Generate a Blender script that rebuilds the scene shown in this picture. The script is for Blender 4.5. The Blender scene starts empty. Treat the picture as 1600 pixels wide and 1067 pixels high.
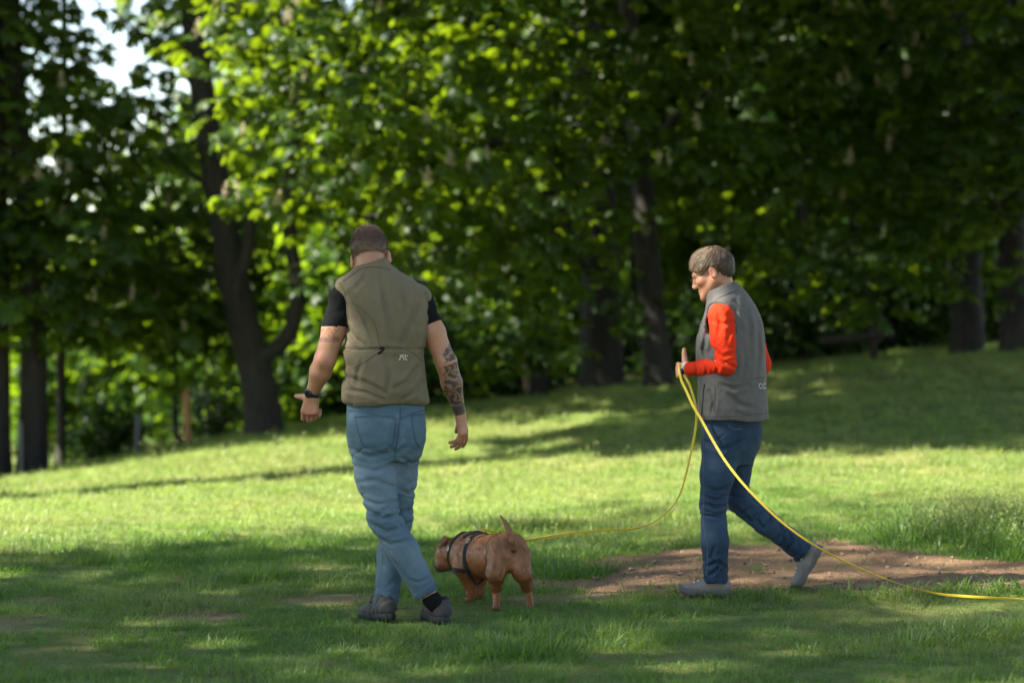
import bpy, math, random
import numpy as np
from mathutils import Vector, Matrix

# ------------------------------------------------------------------ camera, sky, sun, exposure
scene = bpy.context.scene
CAM_Z = 1.45
TILT = math.radians(0.857)
FPX = 85.0 / 36.0 * 1600.0
cam_data = bpy.data.cameras.new("camera")
cam_data.lens = 85.0
cam_data.sensor_width = 36.0
cam_data.clip_start = 0.1
cam_data.clip_end = 2000.0
cam_data.dof.use_dof = True
cam_data.dof.focus_distance = 11.25
cam_data.dof.aperture_fstop = 1.65
cam_data.dof.aperture_blades = 9
cam = bpy.data.objects.new("camera", cam_data)
scene.collection.objects.link(cam)
cam.location = (0, 0, CAM_Z)
cam.rotation_euler = (math.radians(90) - TILT, 0, 0)
scene.camera = cam

SUN_EL = math.radians(41)
SUN_AZ = (-0.957, -0.29)          # horizontal direction towards the sun
_n = math.hypot(*SUN_AZ)
SUN_AZ = (SUN_AZ[0] / _n, SUN_AZ[1] / _n)
TO_SUN = Vector((SUN_AZ[0] * math.cos(SUN_EL), SUN_AZ[1] * math.cos(SUN_EL), math.sin(SUN_EL)))

world = bpy.data.worlds.new("World")
scene.world = world
world.use_nodes = True
wn = world.node_tree
bg = wn.nodes["Background"]
sky = wn.nodes.new("ShaderNodeTexSky")
sky.sky_type = 'NISHITA'
sky.sun_disc = False
sky.sun_elevation = SUN_EL
sky.sun_rotation = math.atan2(SUN_AZ[0], SUN_AZ[1])
sky.air_density = 0.75
sky.dust_density = 0.15
sky.ozone_density = 1.0
tint = wn.nodes.new("ShaderNodeMix")          # warm tint put on the whole sky to mute its blue cast
tint.data_type = 'RGBA'
tint.blend_type = 'MULTIPLY'
tint.inputs[0].default_value = 1.0
tint.inputs[7].default_value = (1.0, 0.86, 0.70, 1)
wn.links.new(sky.outputs[0], tint.inputs[6])
wn.links.new(tint.outputs[2], bg.inputs[0])
bg.inputs[1].default_value = 0.085

sun_data = bpy.data.lights.new("sun", 'SUN')
sun_data.energy = 5.0
sun_data.angle = math.radians(0.53)
sun_data.color = (1.0, 0.93, 0.80)
sun = bpy.data.objects.new("sun", sun_data)
scene.collection.objects.link(sun)
sun.rotation_euler = TO_SUN.to_track_quat('Z', 'Y').to_euler()

vs = scene.view_settings
scene.display_settings.display_device = 'sRGB'
vs.view_transform = 'Standard'
vs.look = 'None'
vs.gamma = 1.0
vs.exposure = 2.6
vs.use_curve_mapping = False
scene.cycles.use_denoising = True
scene.cycles.max_bounces = 6
scene.cycles.diffuse_bounces = 3
scene.cycles.glossy_bounces = 2
scene.cycles.transmission_bounces = 4
scene.cycles.transparent_max_bounces = 4
scene.cycles.sample_clamp_indirect = 6.0
scene.cycles.caustics_reflective = False
scene.cycles.caustics_refractive = False

C = scene.collection
rng = np.random.default_rng(7)
random.seed(7)
_ct, _st = math.cos(TILT), math.sin(TILT)


def P(px, py, Y):
    """World point seen at photo pixel (px, py) of the 1600 px wide photo at distance Y."""
    u = (px - 800.0) / FPX
    v = (533.5 - py) / FPX
    d = (u, _ct + v * _st, -_st + v * _ct)
    k = Y / d[1]
    return np.array([d[0] * k, Y, CAM_Z + d[2] * k])


# ------------------------------------------------------------------ noise
def _hash(ix, iy, iz, seed):
    h = (ix.astype(np.int64) * 374761393 + iy.astype(np.int64) * 668265263 + iz.astype(np.int64) * 2147483647 + seed * 974711) & 0xFFFFFFFF
    h = ((h ^ (h >> 13)) * 1274126177) & 0xFFFFFFFF
    h = h ^ (h >> 16)
    return (h & 0xFFFFFF).astype(np.float64) / 0xFFFFFF * 2 - 1


def noise3(p, seed=0):
    p = np.asarray(p, float)
    i = np.floor(p).astype(np.int64)
    f = p - i
    f = f * f * (3 - 2 * f)
    r = 0
    for dx in (0, 1):
        wx = f[..., 0] if dx else 1 - f[..., 0]
        for dy in (0, 1):
            wy = f[..., 1] if dy else 1 - f[..., 1]
            for dz in (0, 1):
                wz = f[..., 2] if dz else 1 - f[..., 2]
                r = r + wx * wy * wz * _hash(i[..., 0] + dx, i[..., 1] + dy, i[..., 2] + dz, seed)
    return r


def fbm(p, seed=0, octs=3):
    p = np.asarray(p, float)
    r, a = 0, 1.0
    for o in range(octs):
        r = r + a * noise3(p * 2 ** o, seed + o * 17)
        a *= 0.5
    return r


def noise2(x, y, f, seed=0, octs=2):
    p = np.stack([np.asarray(x, float) * f, np.asarray(y, float) * f, np.zeros_like(np.asarray(x, float)) + 0.37], -1)
    return fbm(p, seed, octs)


def sstep(a, b, x):
    t = np.clip((x - a) / (b - a), 0, 1)
    return t * t * (3 - 2 * t)


# ------------------------------------------------------------------ object helpers
def new_mesh(name, verts, faces, mat=None, smooth=True):
    me = bpy.data.meshes.new(name)
    verts = np.ascontiguousarray(verts, dtype=np.float32)
    if isinstance(faces, np.ndarray):
        nf, k = faces.shape
        me.vertices.add(len(verts))
        me.vertices.foreach_set("co", verts.ravel())
        me.loops.add(nf * k)
        me.loops.foreach_set("vertex_index", np.ascontiguousarray(faces, dtype=np.int32).ravel())
        me.polygons.add(nf)
        me.polygons.foreach_set("loop_start", np.arange(0, nf * k, k, dtype=np.int32))
        me.update(calc_edges=True)
    else:
        me.from_pydata([tuple(map(float, v)) for v in verts], [], faces)
        me.update()
    if smooth:
        me.shade_smooth()
    if mat:
        me.materials.append(mat)
    return me


def link(name, me, parent=None):
    o = bpy.data.objects.new(name, me)
    C.objects.link(o)
    if parent is not None:
        o.parent = parent
        o.matrix_parent_inverse = Matrix.Translation(parent.location).inverted()
    return o


def thing(name, label, cat, loc=(0, 0, 0), group=None):
    o = bpy.data.objects.new(name, None)
    C.objects.link(o)
    o.empty_display_size = 0.2
    o.location = tuple(map(float, loc))
    return tag(o, label, cat, group)


def tag(o, label=None, cat=None, group=None, kind=None):
    if label: o["label"] = label
    if cat: o["category"] = cat
    if group: o["group"] = group
    if kind: o["kind"] = kind
    return o


def set_attr(me, name, arr, typ='FLOAT'):
    a = me.attributes.new(name, typ, 'POINT')
    arr = np.ascontiguousarray(arr, dtype=np.int32 if typ == 'INT' else np.float32)
    if typ == 'FLOAT_VECTOR':
        a.data.foreach_set("vector", arr.ravel())
    else:
        a.data.foreach_set("value", arr.ravel())


def grid_faces(nu, nv, wrap_u=False):
    """quads of an nv x nu grid stored row by row (rows along v)."""
    fs = []
    ucount = nu if wrap_u else nu - 1
    for j in range(nv - 1):
        for i in range(ucount):
            a = j * nu + i
            b = j * nu + (i + 1) % nu
            fs.append((a, b, b + nu, a + nu))
    return np.array(fs, dtype=np.int32)


def catmull(pts, n):
    pts = np.asarray(pts, float)
    P_ = np.vstack([2 * pts[0] - pts[1], pts, 2 * pts[-1] - pts[-2]])
    m = len(pts) - 1
    t = np.linspace(0, m - 1e-9, n)
    i = t.astype(int)
    f = (t - i)[:, None]
    p0, p1, p2, p3 = P_[i], P_[i + 1], P_[i + 2], P_[i + 3]
    return 0.5 * (2 * p1 + (p2 - p0) * f + (2 * p0 - 5 * p1 + 4 * p2 - p3) * f ** 2 + (3 * p1 - p0 - 3 * p2 + p3) * f ** 3)


def tube_data(path, radii, sides=10, disp=None, cap=True):
    path = np.asarray(path, float)
    n = len(path)
    radii = np.broadcast_to(np.asarray(radii, float), (n,))
    tan = np.gradient(path, axis=0)
    tan /= np.linalg.norm(tan, axis=1)[:, None] + 1e-12
    ref = np.array([1.0, 0, 0]) if abs(tan[0][0]) < 0.8 else np.array([0, 1.0, 0])
    vs_ = []
    for i in range(n):
        ref = ref - tan[i] * ref.dot(tan[i])
        ref /= np.linalg.norm(ref) + 1e-12
        b = np.cross(tan[i], ref)
        ang = np.linspace(0, 2 * np.pi, sides, endpoint=False)
        r = radii[i] * np.ones(sides)
        if disp is not None:
            r = r * (1 + disp(i / (n - 1), ang))
        vs_.append(path[i] + (np.cos(ang) * r)[:, None] * ref + (np.sin(ang) * r)[:, None] * b)
    v = np.concatenate(vs_)
    f = [tuple(q) for q in grid_faces(sides, n, True)]
    if cap:
        f.append(tuple(range(sides))[::-1])
        f.append(tuple(range((n - 1) * sides, n * sides)))
    return v, f


def join_data(items):
    V, F, off = [], [], 0
    for v, f in items:
        V.append(np.asarray(v, float))
        F += [tuple(int(i) + off for i in q) for q in f]
        off += len(v)
    return np.concatenate(V), F


# ------------------------------------------------------------------ materials
def mat_new(name):
    m = bpy.data.materials.new(name)
    m.use_nodes = True
    nt = m.node_tree
    return m, nt, nt.nodes["Principled BSDF"]


def N(nt, typ, **kw):
    n = nt.nodes.new(typ)
    for k, v in kw.items():
        if k.startswith("i_"):
            n.inputs[k[2:].replace("_", " ")].default_value = v
        else:
            setattr(n, k, v)
    return n


def ramp(nt, fac, stops, interp='LINEAR'):
    r = nt.nodes.new("ShaderNodeValToRGB")
    r.color_ramp.interpolation = interp
    e = r.color_ramp.elements
    while len(e) < len(stops):
        e.new(0.5)
    for k, (p, c) in enumerate(stops):
        e[k].position = p
        e[k].color = (*c, 1) if len(c) == 3 else c
    nt.links.new(fac, r.inputs[0])
    return r.outputs[0]


def noise_node(nt, scale, detail=3, coord=None, dist=0.0, rough=0.55):
    n = N(nt, "ShaderNodeTexNoise")
    n.inputs["Scale"].default_value = scale
    n.inputs["Detail"].default_value = detail
    n.inputs["Roughness"].default_value = rough
    n.inputs["Distortion"].default_value = dist
    if coord is not None:
        nt.links.new(coord, n.inputs["Vector"])
    return n.outputs["Fac"]


def mixc(nt, fac, a, b, mode='MIX'):
    m = nt.nodes.new("ShaderNodeMix")
    m.data_type = 'RGBA'
    m.blend_type = mode
    for sock, v in ((m.inputs[0], fac), (m.inputs[6], a), (m.inputs[7], b)):
        if hasattr(v, "is_output"):
            nt.links.new(v, sock)
        elif isinstance(v, (int, float)):
            sock.default_value = v
        else:
            sock.default_value = (*v, 1)
    return m.outputs[2]


def bump(nt, height, strength, dist, bsdf):
    b = nt.nodes.new("ShaderNodeBump")
    b.inputs["Strength"].default_value = strength
    b.inputs["Distance"].default_value = dist
    nt.links.new(height, b.inputs["Height"])
    nt.links.new(b.outputs[0], bsdf.inputs["Normal"])
    return b


def attr_node(nt, name, typ='GEOMETRY'):
    a = nt.nodes.new("ShaderNodeAttribute")
    a.attribute_name = name
    a.attribute_type = typ
    return a.outputs["Fac"]


def leaf_mat(name, c_dark, c_light, trans, tw=0.5, rough=0.42, spec=0.45):
    m, nt, b = mat_new(name)
    oi = N(nt, "ShaderNodeObjectInfo")
    geo = N(nt, "ShaderNodeNewGeometry")
    nz = noise_node(nt, 1.1, 2, geo.outputs["Position"])
    mth = N(nt, "ShaderNodeMath", operation='ADD')
    nt.links.new(oi.outputs["Random"], mth.inputs[0])
    nt.links.new(nz, mth.inputs[1])
    h = N(nt, "ShaderNodeMath", operation='MULTIPLY')
    nt.links.new(mth.outputs[0], h.inputs[0])
    h.inputs[1].default_value = 0.5
    col = ramp(nt, h.outputs[0], [(0.2, c_dark), (0.8, c_light)])
    nt.links.new(col, b.inputs["Base Color"])
    b.inputs["Roughness"].default_value = rough
    b.inputs["Specular IOR Level"].default_value = spec
    t = N(nt, "ShaderNodeBsdfTranslucent")
    tc = ramp(nt, h.outputs[0], [(0.2, tuple(x * 0.75 for x in trans)), (0.8, trans)])
    nt.links.new(tc, t.inputs["Color"])
    mx = N(nt, "ShaderNodeMixShader")
    mx.inputs[0].default_value = tw
    nt.links.new(b.outputs[0], mx.inputs[1])
    nt.links.new(t.outputs[0], mx.inputs[2])
    out = nt.nodes["Material Output"]
    nt.links.new(mx.outputs[0], out.inputs["Surface"])
    return m


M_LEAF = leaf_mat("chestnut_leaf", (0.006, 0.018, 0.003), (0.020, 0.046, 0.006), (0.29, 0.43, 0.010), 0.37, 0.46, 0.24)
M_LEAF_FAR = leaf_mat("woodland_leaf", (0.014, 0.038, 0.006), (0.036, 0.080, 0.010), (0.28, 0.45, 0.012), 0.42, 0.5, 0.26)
M_LEAF_DARK = leaf_mat("shrub_leaf", (0.008, 0.022, 0.005), (0.022, 0.052, 0.009), (0.08, 0.17, 0.010), 0.35, 0.5, 0.25)
M_FLORET = leaf_mat("floret", (0.30, 0.25, 0.16), (0.46, 0.40, 0.28), (0.35, 0.28, 0.15), 0.3)


def bark_mat(name, dark, light):
    m, nt, b = mat_new(name)
    tc = N(nt, "ShaderNodeTexCoord")
    mp = N(nt, "ShaderNodeMapping")
    mp.inputs["Scale"].default_value = (1, 1, 0.22)
    nt.links.new(tc.outputs["Object"], mp.inputs["Vector"])
    n1 = noise_node(nt, 22, 5, mp.outputs[0], 0.6)
    n2 = noise_node(nt, 3, 3, tc.outputs["Object"])
    c = ramp(nt, n1, [(0.35, dark), (0.68, light)])
    moss = ramp(nt, n2, [(0.52, (0, 0, 0)), (0.7, (1, 1, 1))])
    c2 = mixc(nt, moss, c, tuple(0.6 * x for x in light) if True else light)
    nt.links.new(c2, b.inputs["Base Color"])
    b.inputs["Roughness"].default_value = 0.9
    bump(nt, n1, 0.9, 0.03, b)
    return m


M_BARK = bark_mat("chestnut_bark", (0.006, 0.0048, 0.0036), (0.024, 0.019, 0.015))
M_BARK_PALE = bark_mat("pale_wood", (0.12, 0.085, 0.06), (0.30, 0.22, 0.16))

# ------------------------------------------------------------------ terrain
def ground_z(x, y):
    x = np.asarray(x, float)
    y = np.asarray(y, float)
    t = sstep(12.6, 27.5, y)
    tilt = np.interp(x, [-30, -9, -5, -2.7, 0.7, 5, 9, 30], [-1.1, -0.80, -0.36, 0.05, 0.42, 0.82, 1.05, 1.3])
    z = t * tilt
    z = z + 0.05 * sstep(11.2, 12.2, y) * sstep(0.2, 1.2, x)
    z = z - np.clip(y - 28.0, 0, 40) * 0.045 * sstep(2.5, -2.0, x)
    z = z + noise2(x, y, 0.33, 3, 2) * 0.038 * sstep(15, 19, y)
    z = z + noise2(x, y, 1.3, 5, 2) * 0.016
    # the tall-grass hump beyond the path and its step down to the dirt
    z = z + 0.07 * np.exp(-(((x - 2.95) / 0.8) ** 2 + ((y - 14.0) / 0.7) ** 2))
    return z


def path_edges(x):
    """near and far edge (y) of the trodden dirt path at x."""
    near = np.interp(x, [0.05, 0.35, 0.8, 1.3, 1.9, 2.3, 2.9, 3.6, 6, 12], [12.45, 12.15, 11.98, 11.96, 11.95, 12.02, 12.2, 12.5, 13.0, 14.0])
    far = np.interp(x, [0.05, 0.3, 0.8, 1.3, 1.9, 2.15, 2.45, 2.7, 3.6, 6, 12], [13.0, 13.5, 13.8, 14.0, 14.1, 13.55, 13.2, 13.1, 13.2, 13.8, 14.8])
    near = near + 0.10 * noise2(x, np.zeros_like(x), 3.1, 31, 3)
    far = far + 0.12 * noise2(x, np.zeros_like(x) + 9, 2.7, 37, 3)
    return near, far


def path_mask(x, y):
    near, far = path_edges(x)
    jag = 0.10 * noise2(x, y, 5.0, 41, 3)
    m = np.minimum(y + jag - near, far - y + jag)
    m = np.where(x < 0.02, -1, m)
    # grassy tussocks left standing inside the path
    isl = 1 - (((x - 0.34) / 0.22) ** 2 + ((y - 12.95) / 0.20) ** 2) + 0.35 * noise2(x, y, 4, 43)
    m = np.where(isl > 0, np.minimum(m, -isl * 0.2), m)
    return m


def bare_mask(x, y):
    """0..1 worn spots in the foreground lawn."""
    b = sstep(0.55, 1.0, noise2(x, y, 0.9, 51, 3) + 0.15 * noise2(x, y, 6, 53)) * .6 * sstep(17, 15, y)
    for cx, cy, rx, ry in ((-2.35, 10.75, 0.25, 0.16), (-0.85, 11.9, 0.3, 0.22), (0.35, 12.0, 0.5, 0.16), (-1.4, 11.2, 0.25, 0.15)):
        d = np.sqrt(((x - cx) / rx) ** 2 + ((y - cy) / ry) ** 2) + 0.35 * noise2(x, y, 3.5, 57)
        b = np.maximum(b, 0.85 * sstep(1.2, 0.5, d))
    return b


def ground_material():
    m, nt, b = mat_new("lawn_soil")
    geo = N(nt, "ShaderNodeNewGeometry")
    n1 = noise_node(nt, 0.8, 4, geo.outputs["Position"])
    n2 = noise_node(nt, 14, 4, geo.outputs["Position"])
    n3 = noise_node(nt, 90, 3, geo.outputs["Position"])
    green = mixc(nt, n2, (0.045, 0.075, 0.018), (0.13, 0.15, 0.040))
    soil = mixc(nt, n3, (0.10, 0.068, 0.042), (0.24, 0.17, 0.105))
    a = attr_node(nt, "bare")
    c = mixc(nt, a, green, soil)
    dry = ramp(nt, n1, [(0.48, (0, 0, 0)), (0.75, (0.55, 0.55, 0.55))])
    c = mixc(nt, dry, c, (0.19, 0.165, 0.055))
    nt.links.new(c, b.inputs["Base Color"])
    b.inputs["Roughness"].default_value = 0.95
    b.inputs["Specular IOR Level"].default_value = 0.15
    bump(nt, n2, 0.7, 0.05, b)
    return m


def build_ground():
    xs = np.concatenate([-np.geomspace(260, 9, 26)[:-1], np.linspace(-9, 9, 200), np.geomspace(9, 260, 26)[1:]])
    ys = np.concatenate([-np.geomspace(60, 1, 10), np.linspace(0, 8, 20)[:-1], np.linspace(8, 32, 300), np.geomspace(32, 600, 40)[1:]])
    X, Y = np.meshgrid(xs, ys)
    Z = ground_z(X, Y)
    v = np.stack([X, Y, Z], -1).reshape(-1, 3)
    nu, nv = len(xs), len(ys)
    idx = np.arange(nu * nv).reshape(nv, nu)
    f = np.stack([idx[:-1, :-1], idx[:-1, 1:], idx[1:, 1:], idx[1:, :-1]], -1).reshape(-1, 4)
    me = new_mesh("ground", v, f.astype(np.int32), ground_material())
    set_attr(me, "bare", np.clip(bare_mask(v[:, 0], v[:, 1]) + (path_mask(v[:, 0], v[:, 1]) > -0.05), 0, 1))
    tag(link("ground", me), kind="structure")


def build_path():
    m, nt, b = mat_new("trodden_dirt")
    geo = N(nt, "ShaderNodeNewGeometry")
    n1 = noise_node(nt, 2.2, 4, geo.outputs["Position"])
    n2 = noise_node(nt, 26, 5, geo.outputs["Position"], 0.4, 0.65)
    n3 = noise_node(nt, 130, 2, geo.outputs["Position"])
    c = mixc(nt, n1, (0.155, 0.093, 0.049), (0.240, 0.152, 0.086))
    c = mixc(nt, ramp(nt, n2, [(0.30, (0.75, 0.75, 0.75)), (0.45, (0, 0, 0))]), c, (0.085, 0.050, 0.032))
    c = mixc(nt, ramp(nt, n3, [(0.62, (0, 0, 0)), (0.8, (0.6, 0.6, 0.6))]), c, (0.33, 0.24, 0.16))
    nt.links.new(c, b.inputs["Base Color"])
    b.inputs["Roughness"].default_value = 0.95
    b.inputs["Specular IOR Level"].default_value = 0.15
    bump(nt, n2, 1.0, 0.035, b)
    xs = np.arange(0.0, 9.0, 0.03)
    ys = np.arange(11.4, 15.6, 0.03)
    X, Y = np.meshgrid(xs, ys)
    mk = path_mask(X, Y)
    lump = 0.016 * noise2(X, Y, 5, 61, 3) + 0.010 * noise2(X, Y, 14, 63, 2)
    Z = ground_z(X, Y) + 0.004 + np.maximum(lump, -0.001) * sstep(0.03, 0.2, mk)
    v = np.stack([X, Y, Z], -1).reshape(-1, 3)
    nv, nu = X.shape
    idx = np.arange(nu * nv).reshape(nv, nu)
    f = np.stack([idx[:-1, :-1], idx[:-1, 1:], idx[1:, 1:], idx[1:, :-1]], -1).reshape(-1, 4)
    ok = (mk.ravel()[f] > 0.0).all(1)
    f = f[ok]
    used, inv = np.unique(f, return_inverse=True)
    me = new_mesh("dirt_path", v[used], inv.reshape(-1, 4).astype(np.int32), m)
    tag(link("dirt_path", me), kind="structure")


build_ground()
build_path()

# ------------------------------------------------------------------ instancing of what nobody could count (grass, small leaves)
def proto_collection(name, meshes):
    col = bpy.data.collections.new(name)
    for i, me in enumerate(meshes):
        col.objects.link(bpy.data.objects.new(me.name, me))
    return col


def scatter(o, col):
    """Geometry nodes: one copy of a mesh of COL on each vertex of O's mesh, by its attributes rot, scl and idx."""
    ng = bpy.data.node_groups.new(o.name + "_scatter", 'GeometryNodeTree')
    ng.interface.new_socket("Geometry", in_out='INPUT', socket_type='NodeSocketGeometry')
    ng.interface.new_socket("Geometry", in_out='OUTPUT', socket_type='NodeSocketGeometry')
    gi = ng.nodes.new("NodeGroupInput")
    go = ng.nodes.new("NodeGroupOutput")
    ci = ng.nodes.new("GeometryNodeCollectionInfo")
    ci.inputs["Collection"].default_value = col
    ci.inputs["Separate Children"].default_value = True
    ci.inputs["Reset Children"].default_value = True
    iop = ng.nodes.new("GeometryNodeInstanceOnPoints")
    iop.inputs["Pick Instance"].default_value = True

    def named(nm, typ):
        a = ng.nodes.new("GeometryNodeInputNamedAttribute")
        a.data_type = typ
        a.inputs["Name"].default_value = nm
        return a.outputs[0]
    L = ng.links.new
    L(gi.outputs[0], iop.inputs["Points"])
    L(ci.outputs[0], iop.inputs["Instance"])
    L(named("idx", 'INT'), iop.inputs["Instance Index"])
    e2r = ng.nodes.new("FunctionNodeEulerToRotation")
    L(named("rot", 'FLOAT_VECTOR'), e2r.inputs[0])
    L(e2r.outputs[0], iop.inputs["Rotation"])
    L(named("scl", 'FLOAT'), iop.inputs["Scale"])
    L(iop.outputs[0], go.inputs[0])
    md = o.modifiers.new("scatter", 'NODES')
    md.node_group = ng


def points_object(name, pts, rot, scl, idx, col, parent=None, extra=None):
    me = bpy.data.meshes.new(name)
    me.vertices.add(len(pts))
    me.vertices.foreach_set("co", np.ascontiguousarray(pts, dtype=np.float32).ravel())
    set_attr(me, "rot", rot, 'FLOAT_VECTOR')
    set_attr(me, "scl", scl)
    set_attr(me, "idx", idx, 'INT')
    for k, a in (extra or {}).items():
        set_attr(me, k, a)
    me.update()
    o = link(name, me, parent)
    scatter(o, col)
    o["kind"] = "stuff"
    return o


# ------------------------------------------------------------------ grass
def grass_mat():
    m, nt, b = mat_new("grass_blade")
    oi = N(nt, "ShaderNodeObjectInfo")
    dry = attr_node(nt, "dry", 'INSTANCER')
    hue = attr_node(nt, "hue", 'INSTANCER')
    uvh = attr_node(nt, "tip", 'GEOMETRY')
    bl = attr_node(nt, "blade", 'GEOMETRY')
    g = mixc(nt, hue, (0.036, 0.100, 0.018), (0.135, 0.200, 0.048))
    g = mixc(nt, bl, g, mixc(nt, hue, (0.065, 0.135, 0.028), (0.22, 0.255, 0.085)))
    d = mixc(nt, bl, (0.20, 0.165, 0.075), (0.33, 0.28, 0.14))
    c = mixc(nt, dry, g, d)
    nt.links.new(c, b.inputs["Base Color"])
    b.inputs["Roughness"].default_value = 0.45
    b.inputs["Specular IOR Level"].default_value = 0.35
    t = N(nt, "ShaderNodeBsdfTranslucent")
    tc = mixc(nt, dry, mixc(nt, hue, (0.14, 0.32, 0.02), (0.36, 0.50, 0.09)), (0.34, 0.27, 0.10))
    nt.links.new(tc, t.inputs["Color"])
    mx = N(nt, "ShaderNodeMixShader")
    mx.inputs[0].default_value = 0.42
    nt.links.new(b.outputs[0], mx.inputs[1])
    nt.links.new(t.outputs[0], mx.inputs[2])
    nt.links.new(mx.outputs[0], nt.nodes["Material Output"].inputs["Surface"])
    return m


M_GRASS = grass_mat()


def tuft_mesh(name, n, h, spread, lean, width, seed, seeds=0):
    r = np.random.default_rng(seed)
    V, F, tip, bl = [], [], [], []
    for k in range(n):
        a = r.uniform(0, 2 * np.pi)
        rad = spread * math.sqrt(r.uniform())
        base = np.array([math.cos(a) * rad, math.sin(a) * rad, -0.01])
        hh = h * r.uniform(0.45, 1.15)
        da = a + r.normal(0, 0.9)
        d = np.array([math.cos(da), math.sin(da), 0])
        ln = lean * r.uniform(0.2, 1.4) * hh
        side = np.array([-d[1], d[0], 0]) * width * r.uniform(0.6, 1.3)
        ca = r.uniform(0, 2 * np.pi)
        side = side * 0.6 + 0.4 * width * np.array([math.cos(ca), math.sin(ca), 0])
        bv = r.uniform()
        o = len(V)
        segs = 3
        for s in range(segs):
            t = s / segs
            c = base + d * ln * t ** 1.8 + np.array([0, 0, hh * t * (1 - 0.25 * lean * t)])
            w = (1 - 0.5 * t)
            V += [c - side * w, c + side * w]
            tip += [t, t]
            bl += [bv, bv]
        V.append(base + d * ln * 1.0 + np.array([0, 0, hh * (1 - 0.25 * lean)]))
        tip.append(1)
        bl.append(bv)
        for s in range(segs - 1):
            q = o + 2 * s
            F.append((q, q + 1, q + 3, q + 2))
        F.append((o + 2 * segs - 2, o + 2 * segs - 1, o + 2 * segs))
        if seeds and k < seeds:      # a seed head on a thin stalk
            top = V[-1]
            for j in range(7):
                u = r.normal(0, 1, 3) * np.array([0.012, 0.012, 0.03]) + top
                e = r.normal(0, 0.006, (3, 3))
                oo = len(V)
                V += [u + e[0], u + e[1], u + e[2]]
                F.append((oo, oo + 1, oo + 2))
                tip += [1, 1, 1]
                bl += [1, 1, 1]
    me = new_mesh(name, np.array(V), F, M_GRASS, smooth=False)
    set_attr(me, "tip", np.array(tip))
    set_attr(me, "blade", np.array(bl))
    return me


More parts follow.
